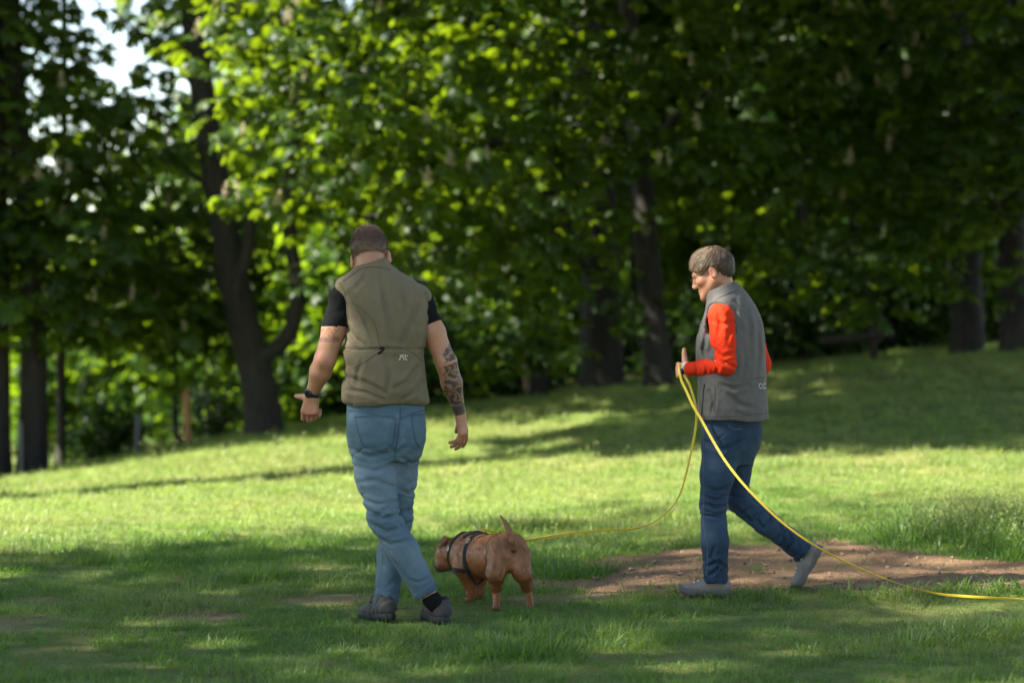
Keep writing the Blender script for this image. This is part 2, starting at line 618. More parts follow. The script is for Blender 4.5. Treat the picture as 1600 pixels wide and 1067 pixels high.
def build_grass():
    protos = [tuft_mesh("tuft_a", 34, 0.058, 0.080, 0.9, 0.0032, 1),
              tuft_mesh("tuft_b", 34, 0.068, 0.090, 0.75, 0.0030, 2),
              tuft_mesh("tuft_c", 30, 0.045, 0.085, 1.3, 0.0036, 3),
              tuft_mesh("tuft_d", 36, 0.085, 0.065, 0.6, 0.0032, 4),
              tuft_mesh("tuft_e", 14, 0.17, 0.10, 0.5, 0.0014, 5, 8)]
    col = proto_collection("grass_tufts", protos)
    pts, scl, idx, dry, hue = [], [], [], [], []

    def zone(y0, y1, dens, s0):
        wl = lambda y: 0.2118 * y + 1.7
        area = (wl(y0) + wl(y1)) * (y1 - y0)
        n = int(area * dens)
        y = rng.uniform(y0, y1, n)
        x = rng.uniform(-1, 1, n) * wl(y)
        bare = bare_mask(x, y)
        pm = path_mask(x, y)
        cl = noise2(x, y, 2.1, 71, 3)                  # clumping
        lush = noise2(x, y, 0.6, 73, 2)
        keep = rng.uniform(size=n) > bare * 0.85
        keep &= (pm < -0.02) | (rng.uniform(size=n) < 0.03)
        keep &= rng.uniform(size=n) < 0.72 + 0.5 * cl
        x, y, bare, pm, cl, lush = (a[keep] for a in (x, y, bare, pm, cl, lush))
        n = len(x)
        # longer along the path's edge and on the hump beyond it
        edge = np.exp(-((pm + 0.10) / 0.12) ** 2)
        hump = np.exp(-(((x - 2.95) / 0.78) ** 4 + ((y - 13.95) / 0.72) ** 4))
        near_blob = sstep(0.40, 0.85, noise2(x, y, 1.5, 77, 2)) * (y < 16)
        for bx, by, br in ((1.62, 12.05, .20), (1.0, 11.95, .16), (0.75, 12.0, .14), (1.25, 11.75, .22), (2.15, 12.1, .16), (-.05, 11.35, .16), (-.75, 11.2, .18), (.28, 13.0, .26), (2.75, 12.15, .2)):
            near_blob = np.maximum(near_blob, np.exp(-((x - bx) ** 2 + (y - by) ** 2) / br ** 2))
        s = s0 * (0.70 + 0.45 * cl + 0.40 * edge * (y < 13.6) * (x > 0) + 1.25 * hump + 0.62 * near_blob) * rng.uniform(0.7, 1.25, n)
        for fx, fy, fr in ((0.95, 11.75, .26), (1.42, 11.85, .2), (-.05, 11.55, .35), (-.15, 11.4, .3), (-.62, 11.0, .28), (-.38, 10.95, .25)):
            s = s * (1 - .45 * np.exp(-((x - fx) ** 2 + (y - fy) ** 2) / fr ** 2))
        s = np.clip(s, 0.3 * s0, 3.0)
        far_ = sstep(15.0, 17.0, y)
        s = s * (1 - far_) + s0 * .62 * rng.uniform(.8, 1.2, n) * far_
        ii = rng.choice([0, 1, 2, 3], n, p=[0.35, 0.25, 0.28, 0.12])
        ii = np.where(rng.uniform(size=n) < 0.30 * hump + .003 * sstep(13.2, 14, y), 4, ii)
        s = np.where(ii == 4, np.minimum(s, 1.15), s)
        dd = np.clip(0.05 + 0.75 * bare + 0.28 * noise2(x, y, 1.1, 79, 3) + 0.10 * sstep(16, 21, y) + rng.normal(0, 0.10, n) + (ii == 4) * 0.3, 0, 0.95)
        hh = np.clip(0.34 + 0.42 * lush + 0.25 * cl * (y < 16) + 0.42 * sstep(14.8, 17, y) + rng.normal(0, 0.12, n) - 0.25 * near_blob, 0, 1)  # yellower, paler past the shadow edge: the lawn's sunlight put into tuft colour
        pts.append(np.stack([x, y, ground_z(x, y)], -1))
        scl.append(s); idx.append(ii); dry.append(dd); hue.append(hh)

    zone(7.8, 10.2, 360, 1.0)
    zone(10.2, 13.6, 360, 1.0)
    zone(13.6, 17.5, 300, 1.15)
    zone(17.5, 23.5, 120, 1.7)
    zone(23.5, 33.0, 60, 2.2)
    pts, scl, idx, dry, hue = map(np.concatenate, (pts, scl, idx, dry, hue))
    n = len(pts)
    rot = np.stack([rng.normal(0, 0.12, n), rng.normal(0, 0.12, n), rng.uniform(0, 6.283, n)], -1)
    points_object("grass", pts, rot, scl, idx, col, None, {"dry": dry, "hue": hue})
    print("grass tufts", n)


build_grass()


def build_crumbs():
    """clods, small stones and scraps of dead leaf lying on the dirt."""
    m, nt, b = mat_new("dirt_crumbs")
    oi = N(nt, "ShaderNodeObjectInfo")
    nt.links.new(ramp(nt, oi.outputs["Random"], [(0, (0.06, 0.036, 0.022)), (.55, (0.19, 0.12, 0.075)), (1, (0.34, 0.26, 0.18))]), b.inputs["Base Color"])
    b.inputs["Roughness"].default_value = 0.9
    protos = []
    for k in range(3):
        r = np.random.default_rng(k + 60)
        bm_v = np.array([[1, 0, 0], [-1, 0, 0], [0, 1, 0], [0, -1, 0], [0, 0, .7], [0, 0, -.4]]) * r.uniform(.6, 1.2, (6, 1))
        protos.append(new_mesh("crumb_" + "abc"[k], bm_v, [(0, 2, 4), (2, 1, 4), (1, 3, 4), (3, 0, 4), (2, 0, 5), (1, 2, 5), (3, 1, 5), (0, 3, 5)], m, smooth=False))
    lf = np.array([[0, 0, 0], [.9, .5, .25], [2, 0, .1], [.9, -.5, .3]]) * 1.2
    protos.append(new_mesh("crumb_d", lf, [(0, 1, 2), (0, 2, 3)], m, smooth=False))
    col = proto_collection("crumbs", protos)
    n = 5200
    x, y = rng.uniform(0, 3.6, n), rng.uniform(11.8, 14.6, n)
    ok = (path_mask(x, y) > -0.04) & (noise2(x, y, 1.8, 91, 2) + rng.normal(0, .4, n) > -.2)
    x, y = x[ok], y[ok]
    n = len(x)
    s = np.exp(rng.normal(math.log(.0052), .55, n))
    points_object("dirt_crumbs", np.stack([x, y, ground_z(x, y) + .010], -1), np.stack([rng.normal(0, .3, n), rng.normal(0, .3, n), rng.uniform(0, 6.28, n)], -1), np.clip(s, .002, .022), rng.choice(4, n, p=[.3, .3, .25, .15]), col)


build_crumbs()
# ------------------------------------------------------------------ leaves
def leaflet(base, d, up, L, W, droop, seed):
    """one obovate leaflet folded along its midrib."""
    side = np.cross(d, up)
    V, F = [], []
    prof = [(0.0, 0.10), (0.35, 0.55), (0.68, 1.0), (0.88, 0.72), (1.0, 0.0)]
    for t, w in prof:
        c = base + d * L * t + up * (0.10 * L * math.sin(t * 2.2) - droop * L * t * t)
        V += [c - side * W * w * 0.5 - up * 0.10 * W * w, c + up * 0.05 * W * w, c + side * W * w * 0.5 - up * 0.10 * W * w]
    for k in range(len(prof) - 1):
        o = 3 * k
        F += [(o, o + 1, o + 4, o + 3), (o + 1, o + 2, o + 5, o + 4)]
    return np.array(V), F


def palmate_leaf(name, n, L, seed, mat):
    """horse-chestnut leaf: leaflets fanned from one point, drooping; grows along +X, face up."""
    r = np.random.default_rng(seed)
    items = []
    petiole = 0.45 * L
    hub = np.array([petiole, 0, 0.03])
    angs = np.linspace(-2.0, 2.0, n)
    for a in angs:
        a = a + r.normal(0, 0.08)
        l = L * (0.62 + 0.38 * math.cos(a * 0.75)) * r.uniform(0.9, 1.08)
        dip = -0.25 - 0.25 * r.uniform()
        d = np.array([math.cos(a) * math.cos(dip), math.sin(a) * math.cos(dip), math.sin(dip)])
        up = np.array([0, 0, 1.0]) - d * d[2]
        up /= np.linalg.norm(up)
        items.append(leaflet(hub, d, up, l, l * 0.42, r.uniform(0.1, 0.35), seed))
    s = 0.004
    items.append((np.array([[0, -s, 0], [0, s, 0], [petiole, s, 0.03], [petiole, -s, 0.03]]), [(0, 1, 2, 3)]))
    v, f = join_data(items)
    return new_mesh(name, v, f, mat, smooth=True)


LEAF_MESHES = [palmate_leaf("leaf_a", 7, 0.155, 1, M_LEAF), palmate_leaf("leaf_b", 5, 0.135, 2, M_LEAF), palmate_leaf("leaf_c", 7, 0.125, 3, M_LEAF)]
LEAF_COL = proto_collection("chestnut_leaves", LEAF_MESHES)


def spray_mesh(name, seed, n, R, L, mat):
    """a twig's worth of simple leaves for the woods further off."""
    r = np.random.default_rng(seed)
    items = []
    for k in range(n):
        a, e = r.uniform(0, 6.283), r.normal(-0.1, 0.45)
        d = np.array([math.cos(a) * math.cos(e), math.sin(a) * math.cos(e), math.sin(e)])
        up = np.array([r.normal(0, .4), r.normal(0, .4), 1.0])
        up -= d * up.dot(d)
        up /= np.linalg.norm(up)
        l = L * r.uniform(0.7, 1.2)
        side = np.cross(d, up) * l * 0.34
        b = d * R * r.uniform(0.05, 1) * 0.7 + r.normal(0, 0.12, 3) * R
        items.append((np.array([b, b + d * l * 0.5 + side - up * .05 * l, b + d * l, b + d * l * 0.5 - side - up * .05 * l]), [(0, 1, 2, 3)]))
    v, f = join_data(items)
    return new_mesh(name, v, f, mat, smooth=False)


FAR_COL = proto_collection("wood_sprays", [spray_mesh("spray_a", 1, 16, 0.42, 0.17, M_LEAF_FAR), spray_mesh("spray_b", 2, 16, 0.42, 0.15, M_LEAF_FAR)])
SHRUB_COL = proto_collection("shrub_sprays", [spray_mesh("shrub_spray_a", 5, 14, 0.24, 0.10, M_LEAF_DARK), spray_mesh("shrub_spray_b", 6, 14, 0.24, 0.09, M_LEAF_DARK)])


def lobe_points(lobes, per_m3, spray=6, seed=0, flat=0.35):
    """leaf positions in ellipsoid lobes: gathered in sprays, thicker towards each lobe's outside."""
    r = np.random.default_rng(seed)
    pts, out = [], []
    for (c, rad, dens) in lobes:
        c, rad = np.asarray(c, float), np.asarray(rad, float)
        vol = 4.19 * rad.prod()
        ns = max(4, int(vol * per_m3 * dens / spray))
        d = r.normal(size=(ns, 3))
        d /= np.linalg.norm(d, axis=1)[:, None]
        rr = (0.25 + 0.75 * r.uniform(size=ns) ** 0.55)
        wob = 1 + 0.28 * fbm(d * 1.7 + c, seed + 3, 2)
        sp = c + d * rad * (rr * wob)[:, None]
        sp[:, 2] = c[2] + np.round((sp[:, 2] - c[2]) / flat) * flat * 0.55 + (sp[:, 2] - c[2]) * 0.45   # loose tiers
        k = spray
        q = np.repeat(sp, k, 0)
        dd = np.repeat(d, k, 0)
        off = r.normal(size=(ns * k, 3)) * np.array([0.20, 0.20, 0.07])
        pts.append(q + off)
        o = dd * np.array([1, 1, 0.2]) + off * 2.0
        out.append(o)
    return np.concatenate(pts), np.concatenate(out)


def leaf_rots(out, r, tilt=0.30):
    yaw = np.arctan2(out[:, 1], out[:, 0]) + r.normal(0, 0.6, len(out))
    pitch = 0.30 + r.normal(0, tilt, len(out))          # droops along its stalk
    roll = r.normal(0, tilt, len(out))
    return np.stack([roll, pitch, yaw], -1)


def trunk_path(pts, n=26, wob=0.02, seed=0):
    p = catmull(pts, n)
    w = np.stack([noise3(np.stack([np.linspace(0, 4, n), np.full(n, seed * 3.1), np.full(n, k * 5.3)], -1)) for k in range(3)], -1)
    w[:, 2] = 0
    w[0] = 0
    return p + wob * w


def bark_disp(seed, amp=0.10, flare=0.0):
    def f(t, ang):
        k = np.stack([np.cos(ang) * 3.5, np.sin(ang) * 3.5, np.full_like(ang, t * 7 + seed * 2.7)], -1)
        d = amp * noise3(k, seed) + 0.5 * amp * noise3(k * 2.3, seed + 5)
        return d + flare * math.exp(-t * 26) * (1 + 0.5 * np.cos(ang * 5 + seed))
    return f


def tree(label, base, trunk_pts, r0, r1, limbs=(), lobes=(), per_m3=20.0, seed=0, group=None, name="chestnut_tree", leaf_parts=0, col=None,
         nvar=3, scale=(0.85, 1.25), mat=M_BARK, candles=0, flare=0.35, far=False, spray=6):
    r = np.random.default_rng(seed + 100)
    t = thing(name, label, "tree", base, group)
    path = trunk_path([base - np.array([0, 0, 0.15])] + list(trunk_pts), 30, 0.03, seed)
    rad = np.linspace(1, 0, 30) ** 0.9 * (r0 - r1) + r1
    v, f = tube_data(path, rad, 22 if not far else 10, bark_disp(seed, 0.10, flare))
    tr = link("trunk", new_mesh("trunk", v, f, mat), t)
    for k, (pp, ra, rb) in enumerate(limbs):
        lp = trunk_path(pp, 18, 0.05, seed + k + 1)
        v, f = tube_data(lp, np.linspace(ra, rb, 18), 10, bark_disp(seed + k + 9, 0.10))
        link("limb", new_mesh("limb", v, f, mat), t)
    if len(lobes):
        pts, out = lobe_points(lobes, per_m3, spray if not far else 2, seed)
        gz = ground_z(pts[:, 0], pts[:, 1])
        ok = pts[:, 2] > gz + 0.12
        pts, out = pts[ok], out[ok]
        n = len(pts)
        rot = leaf_rots(out, r)
        scl = r.uniform(*scale, n)
        idx = r.integers(0, nvar, n)
        keep = np.ones(n, bool)
        if leaf_parts:
            # the leaves that show largest (nearest, in view) become parts of their own
            u = pts[:, 0] / pts[:, 1] * FPX
            w = (pts[:, 2] - CAM_Z) / pts[:, 1] * FPX
            iv = (np.abs(u) < 820) & (w < 500) & (w > -230)
            order = np.argsort(pts[:, 1] - 0.6 * scl + np.where(iv, 0, 99))[:leaf_parts]
            order = order[iv[order]]
            keep[order] = False
            for i in order:
                o = bpy.data.objects.new("leaf", LEAF_MESHES[int(idx[i])])
                C.objects.link(o)
                o.parent = t
                o.location = pts[i] - np.asarray(base)
                o.rotation_euler = rot[i]
                o.scale = (scl[i],) * 3
        points_object("crown", pts[keep], rot[keep], scl[keep], idx[keep], col or LEAF_COL, t)
        t["leaves"] = int(n)
        if candles:
            u = pts[:, 0] / pts[:, 1] * FPX
            w = (pts[:, 2] - CAM_Z) / pts[:, 1] * FPX
            iv = np.nonzero((np.abs(u) < 800) & (w < 480) & (w > -60))[0]
            # on the outer face that looks over the lawn
            sel = iv[np.argsort(pts[iv, 1])[: max(candles * 14, 1)]]
            sel = r.choice(sel, min(candles, len(sel)), replace=False)
            for i in sel:
                o = bpy.data.objects.new("flower_candle", CANDLE[int(r.integers(0, 2))])
                C.objects.link(o)
                o.parent = t
                o.location = pts[i] - np.asarray(base) + np.array([0, -0.06, 0.02])
                o.rotation_euler = (r.normal(0, .15), r.normal(0, .15), r.uniform(0, 6.28))
                o.scale = (r.uniform(0.55, 0.95),) * 3
    return t


def candle_mesh(name, seed):
    r = np.random.default_rng(seed)
    items = [tube_data(np.array([[0, 0, -0.04], [0, 0, 0.1], [0.005, 0, 0.2]]), [0.006, 0.005, 0.002], 5)]
    for k in range(70):
        t = r.uniform() ** 1.2
        z = 0.02 + 0.19 * t
        rad = 0.045 * (1 - t) ** 0.8 + 0.006
        a = r.uniform(0, 6.283)
        c = np.array([math.cos(a) * rad, math.sin(a) * rad, z])
        e = r.normal(0, 0.011, (3, 3))
        items.append((c + e, [(0, 1, 2)]))
    v, f = join_data(items)
    return new_mesh(name, v, f, M_FLORET, smooth=False)


CANDLE = [candle_mesh("flower_candle_a", 1), candle_mesh("flower_candle_b", 2)]


def lb(px, py, Y, rx, ry, rz, d=1.0):
    return (P(px, py, Y), (rx, ry, rz), d)


def gbase(px, Y):
    x = (px - 800) / FPX * Y
    return np.array([x, Y, float(ground_z(x, Y))])


G_ROW = "chestnut trees in the row behind the lawn"
G_BACK = "trees in the wood beyond the chestnut row"

# --- left end of the row
b = gbase(-8, 25.6)
tree("dark trunk cut by the picture's edge at the low end of the lawn", b, [P(-10, 500, 25.6), P(-5, 250, 25.8), P(0, -200, 26), P(10, -900, 26)], 0.17, 0.06,
     [([P(-8, 400, 25.6), P(-60, 250, 25.4), P(-160, 60, 25.4)], 0.06, 0.02)],
     [lb(-120, 420, 25.8, 1.2, 1.2, 1.1), lb(-20, 380, 25.6, 1.0, 0.9, 0.95), lb(-100, 60, 26, 1.6, 1.4, 1.3), lb(-60, -350, 26, 2.2, 2.0, 1.8, .7)], 78, 11, G_ROW)
b = gbase(51, 25.8)
tree("thick straight trunk with a pale scraped foot beside a grey post", b, [P(52, 560, 25.8), P(42, 300, 25.8), P(20, 60, 25.8), P(8, -300, 25.8), P(20, -1000, 25.8)], 0.155, 0.06,
     [([P(48, 420, 25.8), P(110, 300, 25.6), P(200, 200, 25.5)], 0.05, 0.015), ([P(30, 150, 25.8), P(-30, 30, 25.6), P(-60, -120, 25.6)], 0.06, 0.02)],
     [lb(60, 475, 25.4, 1.25, 0.9, 0.62, 1.3), lb(40, 300, 25.4, 1.1, 0.9, 0.9), lb(150, 390, 25.6, 0.95, 0.9, 0.75, 1.2), lb(30, 110, 25.5, 0.75, 0.9, 0.85), lb(110, 225, 25.2, 0.65, .7, .42), lb(95, 90, 25.6, .36, .4, .5, .8), lb(150, 165, 25.8, .4, .4, .2, .8),
      lb(0, -150, 26, 1.2, 1.4, 1.1), lb(0, -500, 26, 2.0, 2.2, 1.8, .6)], 78, 12, G_ROW, leaf_parts=200, candles=16)
b = gbase(91, 27)
tree("thin dark trunk standing between the thick one and the black shrub", b, [P(92, 560, 27), P(86, 400, 27), P(100, 200, 27), P(96, -200, 27.2)], 0.055, 0.03,
     [], [lb(170, 490, 27.3, 1.1, 0.9, 0.6), lb(80, 490, 27.5, .9, .8, .5), lb(120, 330, 27.5, 1.2, .9, .8), lb(50, 215, 27.5, .9, .7, .6), lb(190, 255, 27.8, .8, .6, .42), lb(95, 130, 27.8, .35, .4, .4, .8), lb(230, 110, 27.5, .3, .4, .2, .7), lb(235, 60, 27, .3, .4, .2, .8), lb(130, 130, 27, .4, .4, .22), lb(190, 170, 27.5, .5, .4, .2), lb(255, 150, 27.2, .35, .4, .25)], 78, 13, G_ROW)

# --- the forked tree
b = gbase(413, 26)
tree("forked dark trunk with one limb curving up beside the man", b, [P(405, 600, 26), P(392, 545, 26), P(372, 460, 26), P(348, 330, 26), P(322, 170, 26.1), P(300, 0, 26.2), P(270, -300, 26.3), P(260, -900, 26.3)], 0.19, 0.10,
     [([P(398, 560, 26), P(430, 545, 25.9), P(455, 510, 25.8), P(462, 450, 25.8), P(452, 370, 25.8), P(455, 250, 25.7), P(480, 100, 25.6)], 0.095, 0.06),
      ([P(388, 530, 26), P(372, 470, 25.9), P(392, 390, 25.8), P(398, 300, 25.8)], 0.11, 0.05),
      ([P(318, 150, 26.1), P(270, 90, 26), P(215, 50, 25.8), P(180, 20, 25.7)], 0.04, 0.01),
      ([P(345, 320, 26), P(290, 260, 26.3), P(230, 230, 26.6)], 0.04, 0.012)],
     [lb(245, 290, 26.3, 0.62, 0.8, 0.55, 1), lb(250, 50, 25.8, .32, .5, .30, .8), lb(225, 200, 26.2, .42, .5, .2, .8), lb(200, 420, 27.2, 1.0, 1.0, 0.8), lb(270, 490, 27, 0.95, 0.8, 0.75, 1.2), lb(340, 470, 27.2, .8, .7, .9, 1.2), lb(350, 330, 27.2, .7, .7, .9, 1.2), lb(290, 60, 26, 0.45, 0.6, 0.5, .9), lb(175, 180, 26.6, 0.5, .5, .26, .8),
      lb(320, -220, 26.4, 1.0, 1.2, 0.7, .8), lb(300, -600, 26.6, 2.2, 2.2, 2.0, .6)], 78, 14, G_ROW, leaf_parts=150, candles=10)

# --- the big central tree, its left side reaching out into the sun
b = gbase(944, 27.6)
tree("broad low-branching chestnut with a wide dark trunk and bright sunlit leaves", b, [P(940, 560, 27.6), P(938, 420, 27.6), P(930, 250, 27.6), P(915, 0, 27.6), P(900, -500, 27.6)], 0.27, 0.12,
     [([P(938, 400, 27.6), P(820, 260, 26.2), P(640, 150, 24.8), P(480, 90, 23.6)], 0.11, 0.025),
      ([P(938, 430, 27.6), P(840, 360, 26.4), P(700, 330, 25.2), P(560, 340, 24)], 0.08, 0.02),
      ([P(935, 300, 27.6), P(980, 150, 26.6), P(1020, 40, 25.8)], 0.09, 0.03)],
     [lb(400, 30, 23.2, 0.72, 0.9, 0.36), lb(520, 80, 23.4, 0.9, 0.9, 0.5), lb(370, 150, 23.4, 0.5, 0.8, 0.22), lb(470, 210, 23.2, 0.8, 0.8, 0.34), lb(425, 310, 23.4, 0.62, 0.8, 0.30),
      lb(560, 300, 23.6, 0.7, 0.8, 0.44), lb(660, 170, 23.9, 0.95, 0.9, 0.8), lb(690, 330, 24.4, 0.9, 0.9, 0.62), lb(600, 420, 24.6, 0.7, 0.7, 0.4),
      lb(770, 70, 24.2, 0.9, 1.0, 0.7), lb(800, 250, 24.4, 0.9, 0.9, 0.7), lb(790, 400, 25.0, 0.9, 0.9, 0.6), lb(740, 510, 25.6, 0.8, 0.7, 0.62), lb(850, 500, 26.0, 0.8, 0.7, 0.55),
      lb(900, 330, 25.0, 0.9, 0.9, 0.7), lb(910, 120, 24.6, 1.0, 1.0, 0.8), lb(960, 480, 26.6, .4, .5, .3), lb(580, 470, 24.4, .42, .6, .3), lb(600, 540, 25.2, .6, .6, .34), lb(650, 260, 23.2, .7, .7, .4), lb(330, 60, 23.2, .4, .6, .2), lb(560, 180, 22.9, .7, .7, .34), lb(720, 420, 24.0, .6, .6, .35),
      lb(820, -160, 22.6, 1.8, 1.8, 0.8, 1.2), lb(800, -500, 24.5, 3.0, 3.0, 1.8, .8)], 78, 15, G_ROW, leaf_parts=295, candles=26)
b = gbase(1029, 26.6)
tree("clean dark trunk leaning a little, just behind the woman's face", b, [P(1024, 520, 26.6), P(1014, 400, 26.6), P(1003, 250, 26.6), P(985, 50, 26.6), P(975, -400, 26.6)], 0.165, 0.08,
     [([P(1003, 250, 26.6), P(1080, 160, 26), P(1180, 110, 25.4)], 0.06, 0.02)],
     [lb(1050, 60, 24.6, 1.1, 1.0, 0.8), lb(1080, 210, 24.8, 0.95, 0.9, 0.55), lb(1190, 150, 25.0, 1.0, 0.9, 0.7), lb(965, 215, 25.0, .5, .8, .4), lb(1180, 300, 25.4, 0.8, 0.8, 0.42),
      (np.array([1.6, 22.6, 6.1]), (2.4, 2.6, 0.95), 1.3), lb(1050, -600, 24.5, 3.2, 3.2, 2.2, .8)], 78, 16, G_ROW, leaf_parts=150, candles=14)  # forward lobe above the frame added to block sky light from the rise
# --- right end
b = gbase(1514, 28)
tree("dark trunk on the shaded rise, left of the pair near the frame's edge", b, [P(1512, 470, 28), P(1508, 350, 28), P(1500, 150, 28), P(1500, -400, 28)], 0.20, 0.10,
     [([P(1508, 350, 28), P(1420, 240, 27.2), P(1310, 190, 26.4)], 0.07, 0.02), ([P(1504, 300, 28), P(1400, 340, 27.2), P(1300, 400, 26.6)], 0.05, 0.015)],
     [lb(1320, 90, 25.4, 1.2, 1.0, 0.9), lb(1330, 270, 25.6, 1.0, 0.9, 0.65), lb(1260, 410, 25.8, 0.75, 0.7, 0.46), lb(1380, 430, 26.2, 0.85, 0.7, 0.5), lb(1460, 330, 26.2, 0.9, 0.8, 0.7),
      lb(1450, 150, 25.8, 1.1, 1.0, 0.9), (np.array([4.6, 22.3, 6.6]), (3.6, 3.0, 1.1), 1.3), (np.array([7.5, 22.5, 6.8]), (3.0, 3.2, 1.2), 1.3), lb(1400, -600, 25, 3.4, 3.4, 2.2, .8)], 78, 17, G_ROW, leaf_parts=150, candles=22)  # two forward lobes above the frame, added to keep sky light off the rise
b = gbase(1592, 27.2)
tree("dark trunk cut by the frame beyond the shaded rise", b, [P(1588, 470, 27.2), P(1582, 300, 27.2), P(1590, 0, 27.2), P(1600, -500, 27.2)], 0.20, 0.11,
     [([P(1584, 300, 27.2), P(1640, 200, 26.8), P(1750, 100, 26)], 0.06, 0.02)],
     [lb(1570, 230, 25.2, 1.1, 1.0, 0.9), lb(1560, 50, 25.0, 1.2, 1.0, 0.9), lb(1560, 400, 26.0, .8, .7, .45), lb(1700, 150, 26, 1.6, 1.4, 1.3), lb(1650, -240, 22.0, 2.4, 2.4, 1.0, 1.2), lb(1700, -600, 25, 3.2, 3.2, 2.2, .8)], 78, 18, G_ROW)
# --- a second rank close behind, whose crowns make the dark of the wood
G_SECOND = "chestnuts of the second rank"
for k, (px, Y, z0, z1, rx) in enumerate(((640, 31.5, 1.7, 9, 2.2), (800, 33, 1.9, 10, 2.4), (985, 35, 6.2, 11, 2.2), (1245, 31.5, 2.6, 10, 1.6), (1330, 32.5, 1.9, 10, 2.4), (1450, 33.5, 1.7, 10, 2.4), (1640, 32, 1.8, 10, 2.6), (1250, 36, 2.2, 11, 2.6), (1550, 37, 2.2, 11, 3.0), (900, 37, 2.0, 11, 2.6), (330, 33, 1.4, 4.6, 1.5), (470, 37, 4.2, 9, 2.0))):
    b = gbase(px, Y)
    rz = (z1 - z0) / 2
    c = b + np.array([0, 0, (z0 + z1) / 2])
    lobes = [(c, (rx, rx * .8, rz), 0.8)]
    r = np.random.default_rng(k + 900)
    for j in range(7):
        a = r.uniform(0, 6.28)
        lobes.append((c + np.array([math.cos(a) * rx * .8, math.sin(a) * rx * .5, (j / 6 * 2 - 1) * rz * 0.8]), (rx * .55, rx * .5, rz * .25), 1.2))
    tree("dim chestnut of the second rank, its crown a dark mass between nearer trees", b, [b + np.array([0.05, 0, 2]), c, c + np.array([0, 0, rz * .8])], 0.09, 0.04, [], lobes, 28 if z1 < 8 else 22, 300 + k, G_SECOND, scale=(1.5, 2.1))

# --- trees outside the frame whose shade is in the picture
G_LEFT = "tall trees beside the lawn that shade the foreground"
SHADE_DENS = 14
for k, (x, y, hz, rx, ry, rz, lab) in enumerate((
        (-13.0, 6.6, 9.0, 3.2, 5.0, 3.9, "tall leafy tree whose thin shade falls on the walkers"),
        (-17.2, 5.2, 15.4, 4.0, 5.1, 5.2, "taller tree behind it, shading the path"),
        (-15.4, -2.2, 12.2, 4.0, 4.8, 6.4, "tall spreading tree that shades the near grass"),
        (-7.2, 18.3, 11.0, 2.6, 2.3, 3.0, "high-crowned tree shading the rise under the chestnuts"),
        (-7.4, 17.9, 15.6, 2.6, 2.4, 2.8, "slim tall tree shading the far corner of the rise"),
        (-8.9, 24.0, 6.8, 1.8, 1.5, 3.2, "leafy tree that keeps the low end of the row in shade"))):
    b = np.array([x, y, float(ground_z(x, y))])
    thin = k < 3
    c = b + np.array([0, 0, hz])
    if thin:                      # small leaves, evenly spread: the sun comes through weak and soft
        lobes = [(c, (rx, ry, rz), 1.0), (c + np.array([0, .2, 0]), (rx * .9, ry, rz * .9), .5)]
    else:
        lobes = [(c, (rx, ry, rz), 1.0), (c + np.array([rx * .3, -.3, -rz * .5]), (rx * .8, ry * .8, rz * .45), .8)]
    tree(lab, b, [b + np.array([0.1, 0, hz * .4]), b + np.array([0, 0.2, hz * .8]), b + np.array([0.1, 0, hz + rz * .6])], 0.22, 0.06, [],
         lobes, SHADE_DENS if thin else 19, 30 + k, G_LEFT, scale=(.8, 1.3) if thin else (2.1, 2.9), spray=2 if thin else 6)
b = gbase(-520, 27.8)  # out of frame, put in to shade the low end of the row
tree("unseen chestnut added past the low end of the row to shade it", b, [b + np.array([0, 0, 3]), b + np.array([0.1, 0, 5]), b + np.array([0, 0.1, 7])], 0.2, 0.07, [], [(b + np.array([0, 0.3, 4.6]), (2.2, 1.6, 3.2), 1.0)], 7, 40, G_ROW, scale=(1.9, 2.5))

# --- the wood beyond: each tree its own crown and trunk
WOOD = [  # px, Y, crown centre height, rx, rz
    (-60, 40, 2.6, 2.2, 2.6), (70, 44, 2.0, 2.0, 1.9), (190, 39, 1.5, 1.5, 1.5), (300, 45, 2.0, 2.0, 2.2), (430, 38, 2.8, 2.0, 3.0), (480, 33.5, 1.6, 1.1, 1.8), (560, 46, 3.6, 2.6, 3.6),
    (690, 36, 1.6, 1.6, 1.6), (800, 44, 3.8, 2.6, 3.8), (880, 37, 1.5, 1.5, 1.5), (1000, 47, 3.4, 2.4, 3.4), (1085, 40, 2.8, 1.7, 3.0), (1180, 49, 4.0, 2.6, 3.8), (1270, 40, 2.6, 1.8, 2.4),
    (1380, 46, 4.0, 2.8, 3.8), (1470, 39, 3.2, 2.0, 3.0), (1580, 44, 4.2, 2.8, 4.0), (1690, 40, 3.8, 2.4, 3.6),
    (360, 58, 3.4, 3.4, 3.6), (40, 60, 2.6, 3.6, 3.2), (620, 60, 5.0, 4.0, 5.2), (880, 62, 5.4, 4.2, 5.4), (1120, 62, 4.4, 4.0, 5.0), (1350, 60, 5.6, 4.0, 5.4), (1600, 60, 5.4, 4.0, 5.4), (190, 66, 2.8, 4.2, 3.0), (480, 72, 5.0, 4.6, 5.0), (760, 76, 6.2, 5, 6.2), (1020, 76, 6.2, 5, 6.2), (1230, 78, 6.4, 5, 6.4), (1480, 76, 6.4, 5, 6.4)]
desc = ["sunlit", "pale green", "bushy", "leafy", "tall", "low"]
